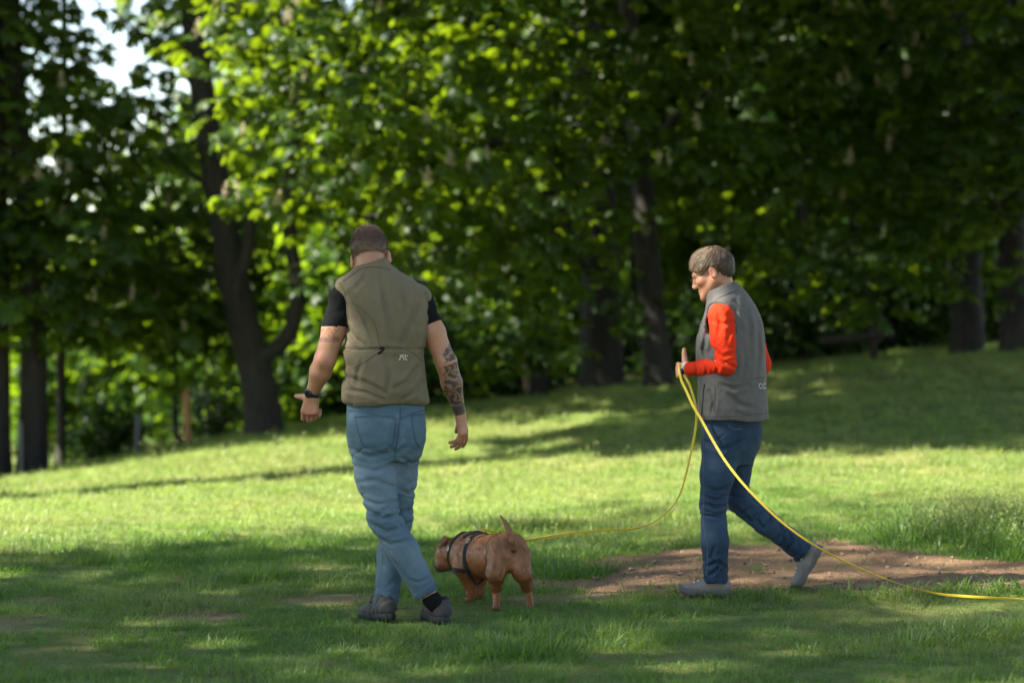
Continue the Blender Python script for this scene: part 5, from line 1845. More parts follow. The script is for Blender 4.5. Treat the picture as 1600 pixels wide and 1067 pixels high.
def woman():
    m = lambda x, y, dy=0.0: P(x, y, WY + dy)
    bx = m(1130, 0)[0]
    base = np.array([bx, WY, float(ground_z(bx, WY))])
    t = thing("person", "woman in grey vest and red sleeves holding the long yellow lead, walking in profile", "person", base)
    pxm = FPX / WY
    face = np.array([-0.97, 0.22, 0])
    fp = _nrm(face * math.cos(math.radians(21)) + np.array([0, 0, -math.sin(math.radians(21))]))
    HM = frame_from(fp, np.array([0, 0, 1.0]) + np.array([-.05, .05, 0]))
    ho = m(1113, 424, .0)
    tf = (-0.74, 0.67)                                   # the way the trunk faces
    neck = m(1134, 464, .0)
    body = head_prims(ho, HM, 0.985, neck, (.050, .053), .0)
    sho_l, elb_l, wri_l = m(1127, 494, -.125), m(1134, 570, -.17), m(1073, 577, -.03)
    sho_r, elb_r, wri_r = m(1170, 500, .13), m(1188, 570, .15), m(1128, 585, .24)
    ys = [448, 462, 480, 510, 560, 620, 690]
    body.append(slices([m(0, y)[2] for y in ys], [m(x, 0)[0] for x in (1135, 1140, 1145, 1146, 1142, 1143, 1143)], [WY + d for d in (0, 0, 0, 0, 0, 0, .01)],
                       [.045, .055, .11, .135, .13, .135, .145], [.045, .055, .07, .085, .09, .09, .10], tf, k=.03))
    for a, b, c in ((sho_l, elb_l, wri_l), (sho_r, elb_r, wri_r)):
        body += [rc(a, b, .045, .042, .02), rc(b, b * .6 + c * .4, .042, .038, .02), rc(b * .6 + c * .4, c, .038, .024, .02)]
    # left hand: a loose fist round the lead, thumb up
    hd = m(1063, 578, .03) - wri_l
    body += hand_prims(wri_l, hd, (-.35, -.80, .1), 1 if np.cross(_nrm(hd), _nrm([-.35, -.8, .1]))[2] > 0 else -1, [(.9, 1.35, .8), (1.0, 1.4, .8), (1.05, 1.4, .8), (1.1, 1.4, .8)], 1.0, thumb=(.35, 1.0, -.05), spread=.03, thumb_curl=-0.2)
    hd2 = m(1090, 588, .26) - wri_r
    body += hand_prims(wri_r, hd2, (.2, .9, .3), 1 if np.cross(_nrm(hd2), _nrm([.2, .9, .3]))[2] > 0 else -1, [(.7, 1.2, .7), (.8, 1.3, .8), (.9, 1.3, .8), (.95, 1.3, .8)], 0.90, thumb=(.7, .6, .3), spread=.03)
    hipL, kneL, ankL = m(1127, 672, -.07), m(1114, 790, -.09), m(1119, 900, -.09)
    hipR, kneR, ankR = m(1160, 672, .08), m(1152, 781, .06), m(1253, 860, .07)
    for h_, k_, a_ in ((hipL, kneL, ankL), (hipR, kneR, ankR)):
        body += [rc(h_, k_, .07, .045, .03), rc(k_, k_ * .6 + a_ * .4, .044, .045, .02), rc(k_ * .6 + a_ * .4, a_, .044, .03, .02)]
    body += [rc(ankL, m(1112, 914, -.09), .03, .028, .02), rc(ankR, m(1262, 878, .07), .03, .028, .02)]
    S = Solid(body)
    loc = lambda v: ((v - ho) @ HM) / .985

    def red(v):
        l = loc(v)
        near = np.linalg.norm(l, axis=1) < .17
        ear = (np.abs(l[:, 0]) > .070) & (l[:, 1] > -.05) & (l[:, 1] < .03) & (l[:, 2] < .03) & (l[:, 2] > -.06)
        lip = (np.abs(l[:, 0]) < .022) & (l[:, 1] > .088) & (np.abs(l[:, 2] + .078) < .011)
        nose = sstep(.03, .005, np.linalg.norm(l - np.array([0, .125, -.042]), axis=1)) * .4
        ck = sstep(.035, .01, np.linalg.norm(np.abs(l) - np.array([.05, .07, .04]), axis=1)) * .35
        return np.where(near, np.maximum.reduce([ear * .4, lip * .75, nose, ck]), sstep(.14, .07, np.linalg.norm(v - wri_l, axis=1)) * .25)

    def stubble(v):
        l = loc(v)
        near = np.linalg.norm(l, axis=1) < .17
        brow = np.exp(-((l[:, 2] - .014 - .10 * (np.abs(l[:, 0]) - .03) * -1) / .0050) ** 2) * (np.abs(l[:, 0]) > .010) * (np.abs(l[:, 0]) < .054) * (l[:, 1] > .06)
        lash = np.exp(-((l[:, 2] + .0085) / .0035) ** 2) * (np.abs(np.abs(l[:, 0]) - .032) < .016) * (l[:, 1] > .072)
        crease = np.exp(-((l[:, 2] + .0775) / .0022) ** 2) * (np.abs(l[:, 0]) < .026) * (l[:, 1] > .085)
        nape = sstep(-.10, -.03, l[:, 2]) * sstep(.0, -.03, l[:, 1]) * (.5 + .4 * noise3(l * 90, 7)) * .8
        return np.where(near, np.clip(.75 * brow + .8 * lash + .6 * crease + nape, 0, 1), 0)
    lo, hi = solid_bounds(S)
    solid_mesh("body", S, lo, hi, .0033, M_SKIN, t, {"ink": lambda v: np.zeros(len(v)), "red": red, "stubble": stubble})

    # ---- hair: short layers, fringe swept over the brow
    T = lambda x, y, z: ho + HM @ (np.array([x, y, z]) * .985)
    crn = ell(T(0, -.008, .028), np.array([.073, .091, .088]), HM, .01)

    def inf(p):
        l = loc(p)
        top = sstep(-.075, .02, l[:, 2] + .02 * (l[:, 1] < -.05))
        face = sstep(.092, .070, l[:, 1] - 1.3 * np.clip(l[:, 2] - .030, -.02, .1) - .02 * noise3(l * np.array([70, 5, 5]), 6))
        ear = np.exp(-(((l[:, 1] - .002) / .026) ** 2 + ((l[:, 2] + .022) / .038) ** 2)) * (np.abs(l[:, 0]) > .045)
        jaw = sstep(-.030, .012, l[:, 2] + np.where(l[:, 1] > .0, 0, .06))
        return -((.0115 + .006 * sstep(.0, .08, l[:, 1])) * top * face * jaw - .005 - .022 * ear) + .0026 * noise3(l * np.array([60, 22, 60]), 5) + .0045 * noise3(l * np.array([26, 12, 26]), 15)
    HS = Solid([crn, rc(T(0, -.058, .02), T(0, -.058, -.030), .050, .038, .02)], inf)
    v, f = net(HS, ho - .17, ho + .17, .0035)
    d0 = Solid([crn])(v)
    nr = HS.normal(v)
    l = loc(v)
    r = np.random.default_rng(9)
    ok = np.nonzero((inf(v) < -.003))[0]
    pick = r.choice(ok, 4600)
    crown = T(0, -.045, .115)
    fw, upv = HM[:, 1], HM[:, 2]

    def flow(p):
        q = p - crown
        lp = loc(p)
        g = q / (np.linalg.norm(q, axis=1)[:, None] + 1e-6)
        front = sstep(.0, .05, lp[:, 1])[:, None]
        side = sstep(.03, .065, np.abs(lp[:, 0]))[:, None]
        return g + front * (fw * .7 - upv * .45) + side * (fw * .75 - upv * .35)
    ln = np.interp(l[pick, 2], [-.05, .02, .10], [.022, .042, .055]) * r.uniform(.6, 1.25, len(pick))
    sv, sf, mm = strands(v[pick], flow(v[pick]) + r.normal(0, .30, (len(pick), 3)), nr[pick], ln, .0034, HS, .0022 + r.uniform(0, .004, len(pick)), 6, flow, .55)
    # fringe locks falling free of the forehead
    me = new_mesh("hair", np.concatenate([v, sv]), np.concatenate([f, sf + len(v)]), hair_mat("ash_blond_hair", (0.022, 0.014, 0.009), (0.095, 0.060, 0.037), (0.42, 0.30, 0.19)))
    back = lambda q: .28 * sstep(-.02, -.07, q[:, 1]) + .15 * sstep(.02, -.04, q[:, 2])
    sh = np.concatenate([np.clip(.30 - back(l), .02, 1), np.repeat(np.clip(.46 + .12 * sstep(.02, .09, l[pick, 1]) - back(l[pick]) + r.normal(0, .17, len(pick)), 0, .95), mm)])
    set_attr(me, "shade", sh)
    link("hair", me, t)

    # ---- spectacles
    items = []
    for q in (-1, 1):
        a = np.linspace(0, 2 * np.pi, 18)
        rim = np.array([T(q * (.033 + .021 * math.cos(x)), .108 - .012 * abs(math.cos(x)) * (1 if q * math.cos(x) > 0 else 0), -.014 + .015 * math.sin(x)) for x in a])
        items.append(tube_data(rim, .0011, 5))
        items.append(tube_data(catmull([T(q * .054, .098, -.008), T(q * .072, .05, -.002), T(q * .079, .0, .002)], 10), .0007, 5))
    items.append(tube_data(catmull([T(-.012, .108, -.010), T(0, .112, -.007), T(.012, .108, -.010)], 6), .0011, 5))
    vv, ff = join_data(items)
    link("spectacles", new_mesh("spectacles", vv, ff, M_FRAME), t)

    # ---- red sleeves
    sf = px_folds([([(1112, 500), (1128, 507), (1146, 503)], .006, .010), ([(1113, 545), (1128, 556), (1150, 550)], .008, .009), ([(1117, 556), (1130, 566), (1147, 574)], .008, .009), ([(1114, 560), (1120, 572), (1118, 586)], .007, .008),
                   ([(1100, 566), (1104, 577), (1102, 588)], .006, .007), ([(1086, 566), (1090, 576), (1089, 588)], .005, .006), ([(1120, 482), (1124, 505), (1119, 530)], .006, .011), ([(1138, 490), (1140, 512), (1134, 535)], .005, .010)], WY - .13)

    def sl_disp(p):
        d = .004 * noise3(p * np.array([12, 12, 14]), 51)
        el = np.exp(-(np.linalg.norm(p - (elb_l + np.array([-.02, 0, .01])), axis=1) / .07) ** 2)
        d += el * .011 * creases(p, (1, 0, -.35), (.35, 0, 1), 7, 24, 52)
        cf = np.exp(-(np.linalg.norm(p - (wri_l * .7 + elb_l * .3), axis=1) / .05) ** 2)
        d += cf * .004 * creases(p, (.15, 0, 1), (1, 0, -.15), 7, 30, 53)
        d += .004 * creases(p, (.2, 0, 1), (1, 0, -.2), 4, 13, 56)
        return d + .0012 * noise3(p * 60, 54) + sf(p)
    cu = _nrm(wri_l - elb_l)
    cuff = wri_l - cu * .006
    RS = Solid([rc(sho_l, sho_l * .5 + elb_l * .5, .066, .063, .02), rc(sho_l * .5 + elb_l * .5, elb_l, .063, .052, .02), rc(elb_l, elb_l * .55 + wri_l * .45, .053, .046, .02),
                rc(elb_l * .55 + wri_l * .45, wri_l, .046, .032, .02), plane(cuff, cu, .003)], sl_disp)
    lo, hi = solid_bounds(RS)
    s1 = solid_mesh("sleeve", RS, lo, hi, .004, M_RED, t)
    ring_on("cuff", RS, cuff - cu * .012, cu, .022, .0018, M_RED, s1, rmax=.08)
    cu2 = _nrm(wri_r - elb_r)
    RS2 = Solid([rc(sho_r, elb_r, .058, .05, .02), rc(elb_r, wri_r, .05, .032, .02), plane(wri_r, cu2, .003)], lambda p: .004 * noise3(p * 16, 55))
    lo, hi = solid_bounds(RS2)
    s2 = solid_mesh("sleeve", RS2, lo, hi, .0045, M_RED, t)
    ring_on("cuff", RS2, wri_r - cu2 * .012, cu2, .022, .0018, M_RED, s2, rmax=.08)

    # ---- jeans
    jf = px_folds([([(1096, 770), (1112, 777), (1136, 772)], .008, .008), ([(1096, 783), (1114, 790), (1134, 786)], .009, .008), ([(1097, 757), (1115, 762), (1136, 757)], .005, .008), ([(1098, 800), (1114, 804), (1132, 799)], .006, .008),
                   ([(1102, 880), (1118, 872), (1132, 884)], .009, .009), ([(1104, 895), (1116, 884), (1124, 868)], .008, .008), ([(1112, 850), (1108, 866), (1116, 880)], .006, .009), ([(1100, 690), (1125, 700), (1150, 690)], .005, .012),
                   ([(1150, 792), (1160, 802), (1176, 792)], .008, .008), ([(1160, 800), (1175, 815), (1190, 800)], .007, .008), ([(1195, 828), (1204, 815), (1200, 800)], .007, .009), ([(1214, 845), (1222, 832), (1218, 815)], .009, .009), ([(1232, 862), (1238, 846), (1232, 830)], .009, .008), ([(1244, 870), (1250, 858), (1246, 842)], .006, .007)], WY)

    def jd(p):
        z = p[:, 2]
        g = lambda zc, w: np.exp(-((z - zc) / w) ** 2)
        front = p[:, 0] < m(1145, 0)[0]
        d = .003 * noise3(p * np.array([9, 9, 5]), 61) + .0015 * noise3(p * 26, 67)
        d += .0080 * (g(kneL[2] + .03, .06) + .12) * creases(p, (1, .2, -.12), (.12, 0, 1), 6, 26, 62)
        d += .0055 * g(kneL[2] - .05, .04) * creases(p, (1, .2, .15), (-.15, 0, 1), 6, 26, 66)
        d += .0050 * g(P(0, 690, WY)[2], .06) * creases(p, (1, 0, .5), (-.5, 0, 1), 5, 16, 63)
        d += .0120 * g(.16, .07) * front * creases(p, (1, 0, -.9), (.9, 0, 1), 8, 20, 64)
        sx = sstep(m(1160, 0)[0], m(1185, 0)[0], p[:, 0]) * sstep(.62, .55, z)
        q = (p - kneR) @ np.stack([_nrm(ankR - kneR), [0, 1, 0], _nrm(np.cross(ankR - kneR, [0, 1, 0]))], 1)
        d += sx * .012 * creases(q, (.4, .2, 1), (1, 0, -.4), 7, 19, 65) - .003 * sx
        return d + jf(p)
    cutL = _nrm(m(1119, 907, -.09) - m(1117, 850, -.09))
    cutR = _nrm(ankR - kneR)
    JP = [slices([m(0, y)[2] for y in (640, 655, 675, 700, 725)], [m(x, 0)[0] for x in (1145, 1145.5, 1145, 1143, 1140)], [WY + d for d in (.01, .01, .01, .01, .01)],
                 [.165, .17, .168, .16, .13], [.115, .122, .128, .125, .09], tf, k=.03),
          rc(m(1128, 680, -.06), m(1121, 740, -.08), .092, .080, .03), rc(m(1121, 740, -.08), kneL, .080, .064, .03), rc(kneL, m(1117, 845, -.09), .064, .066, .02), rc(m(1117, 845, -.09), m(1119, 908, -.09), .066, .060, .02),
          ell(m(1160, 678, .02), [.085, .085, .085], None, .04),
          rc(m(1155, 685, .06), m(1151, 735, .06), .088, .070, .03), rc(m(1151, 735, .06), kneR, .070, .060, .02), rc(kneR, m(1196, 815, .065), .062, .062, .015), rc(m(1196, 815, .065), m(1264, 868, .07), .060, .057, .02),
          Prim(lambda p: np.where(p[:, 0] < m(1160, 0)[0], np.where(p[:, 2] < .3, (p - m(1119, 910, -.09)) @ cutL, -1), np.where(p[:, 2] < .45, (p - m(1256.5, 863.5, .07)) @ cutR, -1)), [0, 0, 0], 1e9, .003, 'i')]
    JS = Solid(JP, jd)

    def wear(v):
        w = .22 * np.exp(-((v[:, 2] - P(0, 735, WY)[2]) / .14) ** 2) + .28 * np.exp(-((v[:, 2] - kneL[2] + .10) / .12) ** 2) + .10 * noise3(v * 30, 71)
        return np.clip(.7 * w + .1 * noise3(v * 8, 74), 0, .9)
    lo, hi = solid_bounds(JS)
    j = solid_mesh("jeans", JS, lo, hi, .0042, M_NAVY, t, {"wear": wear})
    line_on("side_seam", JS, [(1100, 668), (1099, 720), (1100, 770), (1100, 820), (1106, 860), (1104, 900)], WY, .0035, .0018, M_NAVY_SEAM, j)
    line_on("pocket_seam", JS, [(1138, 664), (1146, 670), (1160, 670)], WY, .005, .002, M_NAVY_SEAM, j)
    ring_on("hem", JS, m(1119, 904, -.09), cutL, .022, .002, M_NAVY, j, rmax=.1)
    ring_on("hem", JS, m(1253, 861.5, .07), cutR, .022, .002, M_NAVY, j, rmax=.1)

    # ---- vest
    yv = [441, 450, 460, 470, 485, 505, 530, 560, 590, 620, 648, 656]
    L_ = [1112, 1106, 1104.5, 1106, 1104, 1096, 1089, 1089, 1091, 1092, 1092, 1093]
    R_ = [1153, 1159, 1166, 1176, 1186, 1193, 1195.5, 1196, 1198, 1200, 1203, 1203]
    cx = [(a + b) / 2 for a, b in zip(L_, R_)]
    hw = np.array([(b - a) / 2 for a, b in zip(L_, R_)]) / pxm
    c_, s_ = tf[1] / math.hypot(*tf), abs(tf[0]) / math.hypot(*tf)
    ratio = 0.74                                        # depth over width of the trunk
    A = hw / np.sqrt(c_ ** 2 + (ratio * s_) ** 2)
    A[:4] = A[:4] * np.array([1.0, 1.0, 1.0, 1.0])

    wf = px_folds([([(1160, 470), (1168, 510), (1166, 560)], .007, .013), ([(1182, 505), (1184, 550), (1178, 590)], .006, .012), ([(1158, 530), (1160, 570), (1152, 600)], .007, .012), ([(1100, 520), (1096, 545), (1102, 565)], .006, .009),
                   ([(1122, 598), (1140, 606), (1165, 600)], .006, .010), ([(1105, 610), (1112, 625), (1108, 645)], .006, .009), ([(1135, 615), (1150, 630), (1175, 636)], .006, .012), ([(1145, 470), (1156, 482), (1160, 500)], .006, .010)], WY)

    def vd(p):
        z = p[:, 2]
        d = .0075 * creases(p, (.12, 0, 1), (.8, .6, -.1), 2.0, 8, 81, .45) - .003 + .004 * noise3(p * np.array([6, 6, 5]), 82) + .0012 * noise3(p * 40, 83)
        d += .0065 * np.exp(-((z - P(0, 615, WY)[2]) / .09) ** 2) * creases(p, (1, 0, .7), (-.7, 0, 1), 4, 11, 84, .4)
        d += .0055 * np.exp(-((z - P(0, 500, WY)[2]) / .09) ** 2) * creases(p, (.7, 0, -1), (1, 0, .7), 3, 11, 85, .4)
        return d + wf(p)
    VP = [slices([m(0, y)[2] for y in yv], [m(x, 0)[0] for x in cx], [WY] * len(yv), A, A * ratio, tf, n=2.2, k=.02),
          rc(m(1132, 466, -.02), m(1128, 480, -.10), .045, .048, .03), rc(m(1150, 464, .03), m(1164, 486, .10), .045, .044, .03)]
    VP.append(rc(m(1122, 500, -.30), m(1120, 505, -.02), .062, .050, .02, 's', sq=((0, 0, 1), 1.45)))
    VP.append(plane(m(1148, 656, 0), (-.05, 0, -1), .004))
    VP.append(plane(m(1151, 441, 0), (-.36, .12, 1), .004))
    VP.append(rc(m(1131, 462, .0), m(1116, 425, .0), .058, .062, .004, 's'))
    VS = Solid(VP, vd)
    lo, hi = solid_bounds(VS)
    vest = solid_mesh("vest", VS, lo, hi, .0042, M_GREY, t)
    line_on("armhole_edge", VS, [(1104, 492), (1107, 478), (1116, 472), (1128, 474), (1139, 484), (1147, 500), (1151, 520)], WY, .012, .003, M_GREY_TRIM, vest)
    line_on("collar_seam", VS, [(1107, 477), (1120, 468), (1136, 459), (1154, 452)], WY, .004, .0018, M_GREY_TRIM, vest)
    line_on("pocket_seam", VS, [(1165, 594), (1178, 591), (1194, 590)], WY, .004, .0018, M_GREY_TRIM, vest)
    line_on("side_seam", VS, [(1117, 605), (1117, 625), (1116, 645)], WY, .004, .0018, M_GREY_TRIM, vest)
    line_on("pocket_zip", VS, [(1101, 600), (1099, 615), (1098, 632), (1096, 650)], WY, .005, .0022, M_BLACK, vest)
    line_on("hem_seam", VS, [(1096, 650), (1120, 651), (1150, 649), (1180, 647), (1200, 645)], WY, .003, .0014, M_GREY_TRIM, vest)
    for cx0 in (1188.5, 1194.3):
        a = np.radians(np.linspace(50, 310, 12))
        line_on("printed_mark", VS, [(cx0 + 2.6 * math.cos(x), 603 - 3.6 * math.sin(x)) for x in a], WY, .0036, .0008, M_PRINT, vest, n=16)

    # ---- shoes
    gz = lambda p: float(ground_z(p[0], p[1]))
    hl = m(1142, 918, -.09); hl[2] = gz(hl) + .006
    shoe(hl, (-1.0, .12, .02), (0, 0, 1), .255, .92, (M_SHOE_GREY, M_SOLE_GREY), t, M_LACE_PALE)
    hr = m(1287, 854, .07)
    toe = m(1246, 925, .07)
    shoe(hr, toe - hr, (-.85, 0, .5), .255, .90, (M_SHOE_GREY, M_SOLE_GREY), t, M_LACE_PALE)

    # ---- watch with a pale strap
    ax = _nrm(hd)
    w = ring_on("watch_strap", S, wri_l + ax * .006, ax, .018, .003, M_STRAP_PALE, t, rmax=.06, n=40)
    bk = _nrm(np.array([-.30, -.92, -.25]) - ax * np.dot([-.30, -.92, -.25], ax))
    cp = wri_l + ax * .008 + bk * .030
    vv, ff = tube_data(np.array([cp - bk * .010, cp - bk * .002, cp + bk * .002]), [.017, .018, .015], 20)
    link("watch_case", new_mesh("watch_case", vv, ff, M_WATCH, smooth=False), w)
    return t


woman()
# ------------------------------------------------------------------ the dog
def fur_mat():
    m, nt, b = mat_new("short_tan_coat")
    tc = N(nt, "ShaderNodeTexCoord")
    n1 = noise_node(nt, 9, 4, tc.outputs["Object"])
    n2 = noise_node(nt, 260, 2, tc.outputs["Object"])
    c = mixc(nt, n1, (0.165, 0.053, 0.013), (0.265, 0.098, 0.028))
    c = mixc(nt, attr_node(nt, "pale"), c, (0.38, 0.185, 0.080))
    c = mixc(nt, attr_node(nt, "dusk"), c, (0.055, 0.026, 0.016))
    c = mixc(nt, ramp(nt, n2, [(0.35, (0, 0, 0)), (0.7, (.3, .3, .3))]), c, (0.11, 0.038, 0.012))
    nt.links.new(c, b.inputs["Base Color"])
    b.inputs["Roughness"].default_value = 0.42
    b.inputs["Specular IOR Level"].default_value = 0.42
    b.inputs["Sheen Weight"].default_value = 0.08
    b.inputs["Sheen Tint"].default_value = (0.9, 0.6, 0.35, 1)
    bump(nt, n2, 0.25, 0.004, b)
    return m


M_HARNESS = cloth_mat("black_webbing", (0.014, 0.014, 0.015), (0.028, 0.027, 0.027), 260)
M_BUCKLE = plain_mat("buckle_metal", (0.5, 0.49, 0.46), 0.3, 0.5, 0.9)
DY = 11.5


def dog():
    m = P
    base = np.array([m(790, 0, 11.6)[0], 11.62, 0.0])
    base[2] = float(ground_z(base[0], base[1]))
    t = thing("dog", "stocky short-haired brown dog in black harness with its tail raised", "dog", base)
    gz = lambda p: float(ground_z(p[0], p[1]))

    def paw(x, Y, up=.018):
        p = m(x, 948, Y)
        p[2] = gz(p) + up
        return p
    rump, mid, chest = m(794, 865, 11.53), m(768, 867, 11.67), m(741, 872, 11.83)
    L = [rc(rump, mid, .088, .090, .04), rc(mid, chest, .090, .106, .04), ell(m(743, 864, 11.82), [.095, .12, .108], None, .04),
         ell(m(792, 851, 11.53), [.082, .085, .058], None, .04), ell(m(764, 876, 11.68), [.075, .12, .075], None, .04)]
    # haunches with knee and hock
    hl, hr = (m(780, 873, 11.48), m(775, 895, 11.45), m(775, 923, 11.54), paw(776, 11.49)), (m(811, 873, 11.49), m(816, 895, 11.46), m(825, 922, 11.57), paw(829, 11.51))
    for a, b, c, d in (hl, hr):
        L += [rc(a, b, .060, .041, .04), rc(b, b * .30 + c * .70, .041, .024, .03), rc(b * .30 + c * .70, c, .024, .0185, .02), rc(c, d, .0180, .0155, .012),
              ell(d + np.array([-.006, .018, -.004]), [.019, .030, .014], None, .012)]
    for s, Y, x0 in ((m(726, 886, 11.77), 11.79, 736), (m(752, 890, 11.93), 11.94, 749)):
        e = m(x0 - 1, 910, Y)
        d = paw(x0, Y)
        L += [rc(s, e, .055, .034, .035), rc(e, d * .6 + e * .4, .032, .0215, .02), rc(d * .6 + e * .4, d, .0215, .0175, .015), ell(d + np.array([-.010, .016, -.004]), [.021, .028, .014], None, .012)]
    # neck, head low and turned aside
    sk, mz = m(700, 864, 11.96), m(690, 882, 11.94)
    L += [rc(m(728, 864, 11.86), m(708, 864, 11.94), .094, .072, .035), ell(sk, [.058, .066, .060], None, .03), rc(sk * .5 + mz * .5, mz, .046, .036, .025),
          ell(m(701, 876, 11.93), [.045, .05, .045], None, .02), ell(m(687, 889, 11.935), [.015, .018, .012], None, .008),
          rc(m(692, 851, 11.915), m(690, 847, 11.905), .013, .010, .01)]
    # ears: small, folded over
    for a, b, c in ((m(700, 849, 11.905), m(695, 842.5, 11.89), m(687, 853, 11.87)), (m(702, 846, 12.00), m(697, 843, 12.02), m(690, 850, 12.04))):
        L += [rc(a, b, .017, .016, .008, sq=((.6, .8, 0), .45)), rc(b, c, .018, .008, .004, sq=((.6, .8, 0), .40))]
    # tail
    tp = [m(803, 856, 11.43), m(801, 845, 11.42), m(797, 832, 11.42), m(789, 816, 11.43), m(781.5, 805, 11.44)]
    for k, (a, b) in enumerate(zip(tp, tp[1:])):
        ra = [.0170, .0160, .0130, .0085, .0035]
        L.append(rc(a, b, ra[k], ra[k + 1], .012 if k == 0 else .008))
    # groove under the tail, between the haunches
    L.append(rc(m(803, 872, 11.36), m(801, 902, 11.35), .010, .018, .03, 's'))
    muscle = px_folds([([(762, 846), (765, 866), (763, 890)], .006, .010), ([(787, 868), (786, 884), (783, 896)], .005, .008), ([(741, 850), (735, 872), (742, 892)], .005, .010), ([(722, 850), (716, 868), (720, 886)], .005, .009), ([(818, 866), (820, 882), (819, 896)], .004, .007)], 11.6)
    disp = lambda p: .75 * muscle(p) + (.0030 * noise3(p * 11, 91) + .0012 * noise3(p * 30, 92)) * sstep(.40, .36, p[:, 2])
    S = Solid(L, disp)

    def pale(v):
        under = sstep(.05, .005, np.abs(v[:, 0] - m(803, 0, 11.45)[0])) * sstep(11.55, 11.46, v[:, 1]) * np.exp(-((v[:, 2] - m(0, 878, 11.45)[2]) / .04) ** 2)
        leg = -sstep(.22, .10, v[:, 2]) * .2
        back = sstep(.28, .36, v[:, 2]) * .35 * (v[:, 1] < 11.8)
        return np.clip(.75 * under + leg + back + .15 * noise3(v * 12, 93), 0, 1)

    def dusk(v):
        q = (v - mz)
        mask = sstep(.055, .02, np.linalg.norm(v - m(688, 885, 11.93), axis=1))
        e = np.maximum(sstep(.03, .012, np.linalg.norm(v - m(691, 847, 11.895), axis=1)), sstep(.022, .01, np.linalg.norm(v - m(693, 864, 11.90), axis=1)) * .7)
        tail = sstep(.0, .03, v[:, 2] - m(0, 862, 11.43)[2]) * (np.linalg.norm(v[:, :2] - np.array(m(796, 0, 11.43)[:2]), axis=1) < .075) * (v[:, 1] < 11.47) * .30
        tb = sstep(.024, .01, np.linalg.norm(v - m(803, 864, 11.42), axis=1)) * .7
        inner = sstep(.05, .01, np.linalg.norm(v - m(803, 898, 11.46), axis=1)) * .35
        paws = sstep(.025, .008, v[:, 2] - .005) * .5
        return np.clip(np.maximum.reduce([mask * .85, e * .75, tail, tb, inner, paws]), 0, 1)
    lo, hi = solid_bounds(S)
    M_FUR = fur_mat()
    v, f = net(S, lo, hi, .0034)
    me = new_mesh("body", v, f, M_FUR)
    set_attr(me, "pale", pale(v))
    set_attr(me, "dusk", dusk(v))
    link("body", me, t)
    # short coat lying back along the body
    r = np.random.default_rng(21)
    pick = r.choice(len(v), 16000)
    p0 = v[pick]
    nr = S.normal(p0)
    d0 = np.array([.35, -.55, -.55]) - .0 * nr
    d0 = d0 - nr * (nr @ np.array([.35, -.55, -.55]))[:, None]
    d0 = d0 / (np.linalg.norm(d0, axis=1)[:, None] + 1e-6) + nr * .30 + r.normal(0, .22, (len(pick), 3))
    sv, sf, mm = strands(p0, d0, nr, r.uniform(.007, .014, len(pick)), .0021, steps=2)
    mf = new_mesh("fur", sv, sf, M_FUR)
    set_attr(mf, "pale", np.repeat(np.clip(pale(p0) + r.normal(0, .25, len(pick)), 0, 1), mm))
    set_attr(mf, "dusk", np.repeat(np.clip(dusk(p0) + np.abs(r.normal(0, .22, len(pick))), 0, 1), mm))
    link("fur", mf, t)
    ax = _nrm(chest - rump)
    h = ring_on("harness", S, m(747, 868, 11.775), (-.78, .62, 0), .026, .0035, M_HARNESS, t, rmax=.2)
    ring_on("neck_strap", S, m(719, 866, 11.89), (-.76, .55, .28), .024, .0035, M_HARNESS, h, rmax=.2)
    line_on("back_strap", S, [(724, 839), (733, 834.5), (744, 831), (762, 829.8)], 11.75, .03, .005, M_HARNESS, h)
    line_on("side_strap", S, [(735, 893), (726, 892), (718, 891), (707, 889)], 11.8, .022, .004, M_HARNESS, h)
    p, _ = hit(S, [(732.5, 846), (702, 857), (747, 830)], 11.75)
    nn = S.normal(p)
    for k in range(2):
        a = np.linspace(0, 2 * np.pi, 14)
        e1 = _nrm(np.cross(nn[k], [0.3, .2, 1]))
        e2 = np.cross(nn[k], e1)
        ring = np.array([p[k] + nn[k] * .007 + e1 * .008 * math.cos(x) + e2 * .013 * math.sin(x) for x in a])
        v, f = tube_data(ring, .0025, 6)
        link("buckle", new_mesh("buckle", v, f, M_BUCKLE), h)
    rp = p[2] + np.array([0, 0, .010])
    a = np.linspace(0, 2 * np.pi, 16)
    ring = np.array([rp + np.array([.013 * math.cos(x) * .8, .004, .013 * math.sin(x)]) for x in a])
    v, f = tube_data(ring, .0026, 6)
    link("lead_ring", new_mesh("lead_ring", v, f, M_BUCKLE), h)
    return rp


RING_P = dog()


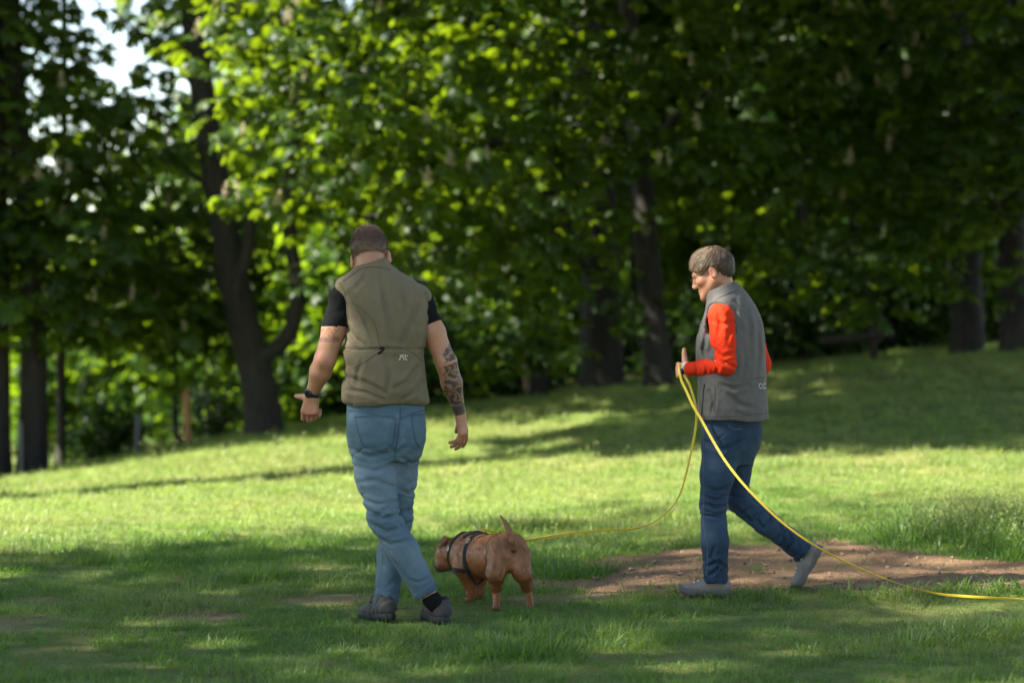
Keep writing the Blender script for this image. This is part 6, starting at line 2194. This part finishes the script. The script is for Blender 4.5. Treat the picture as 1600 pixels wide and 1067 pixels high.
# ------------------------------------------------------------------ the long yellow lead
def lead():
    m, nt, b = mat_new("yellow_webbing")
    tc = N(nt, "ShaderNodeTexCoord")
    n1 = noise_node(nt, 12, 3, tc.outputs["Object"])
    n2 = noise_node(nt, 500, 2, tc.outputs["Object"])
    c = mixc(nt, n1, (0.66, 0.46, 0.030), (0.78, 0.58, 0.060))
    c = mixc(nt, ramp(nt, n2, [(0.4, (0, 0, 0)), (0.7, (.25, .25, .25))]), c, (0.40, 0.27, 0.02))
    nt.links.new(c, b.inputs["Base Color"])
    b.inputs["Roughness"].default_value = 0.5
    bump(nt, n2, 0.3, 0.002, b)
    G = lambda x, y, Y: P(x, y, Y)

    def on_ground(px, py, up=.03):
        """point of the lawn seen at this place of the photo."""
        Y = 11.0
        for _ in range(30):
            q = P(px, py, Y)
            g = float(ground_z(q[0], Y)) + up
            Y = Y * (CAM_Z - g) / (CAM_Z - q[2])
        return P(px, py, Y)
    pts = [RING_P + np.array([0, 0, .006]), G(766, 829, 11.78), G(792, 838, 11.80), G(818, 844, 11.74), G(850, 839.5, 11.70), G(890, 833, 11.70), G(945, 828, 11.70), G(990, 826, 11.72), G(1022, 815, 11.74), G(1047, 795, 11.76), G(1062, 772, 11.77), G(1072, 740, 11.78),
           G(1080, 705, 11.79), G(1087, 668, 11.80), G(1088, 640, 11.81), G(1082, 615, 11.82), G(1076, 598, 11.84), G(1069, 586, 11.87), G(1063, 572, 11.88), G(1060.5, 570, 11.85), G(1061, 580, 11.80), G(1065, 595, 11.79), G(1073, 612, 11.78), G(1083, 634, 11.76), G(1096, 656, 11.74),
           G(1112, 685, 11.70), G(1132, 718, 11.64), G(1158, 752, 11.58), G(1190, 786, 11.5), G(1225, 818, 11.45), G(1265, 847, 11.4), G(1310, 872, 11.4), G(1360, 895, 11.42), G(1400, 910, 11.46), on_ground(1440, 922, .05), on_ground(1470, 928, .045), on_ground(1505, 931, .045), on_ground(1545, 933.5, .045), on_ground(1580, 935, .035),
           on_ground(1620, 938, .03), on_ground(1700, 942, .03), on_ground(1800, 940, .03)]
    pts = np.array(pts)
    n = 420
    path = catmull(pts, n)
    s = np.linspace(0, 1, n)
    tan = np.gradient(path, axis=0)
    tan /= np.linalg.norm(tan, axis=1)[:, None]
    k = np.linspace(0, len(pts) - 1, n)
    # which way the flat of the tape faces: near the dog flat to the eye, twisting edge-on where it thins in the photo
    ang = np.interp(k, [0, 3, 6, 8, 10, 13, 17, 20, 23, 27, 30, 33, 34, 36, 38, 41], [1.2, .55, .7, 1.30, .9, .55, .6, .5, .3, .45, .9, 1.15, 1.1, .25, .9, 1.2])
    view = path - CAM_P
    view /= np.linalg.norm(view, axis=1)[:, None]
    a1 = np.cross(view, tan)
    a1 /= np.linalg.norm(a1, axis=1)[:, None]
    nrm = -view * np.cos(ang)[:, None] + a1 * np.sin(ang)[:, None]
    nrm -= tan * (nrm * tan).sum(1)[:, None]
    nrm /= np.linalg.norm(nrm, axis=1)[:, None]
    V, F = band(path, nrm, .0130, .0011)
    o = link("dog_lead", new_mesh("dog_lead", V, F, m, smooth=False))
    tag(o, "long yellow lead from the dog's harness to the woman's hand, trailing over grass", "lead")


lead()
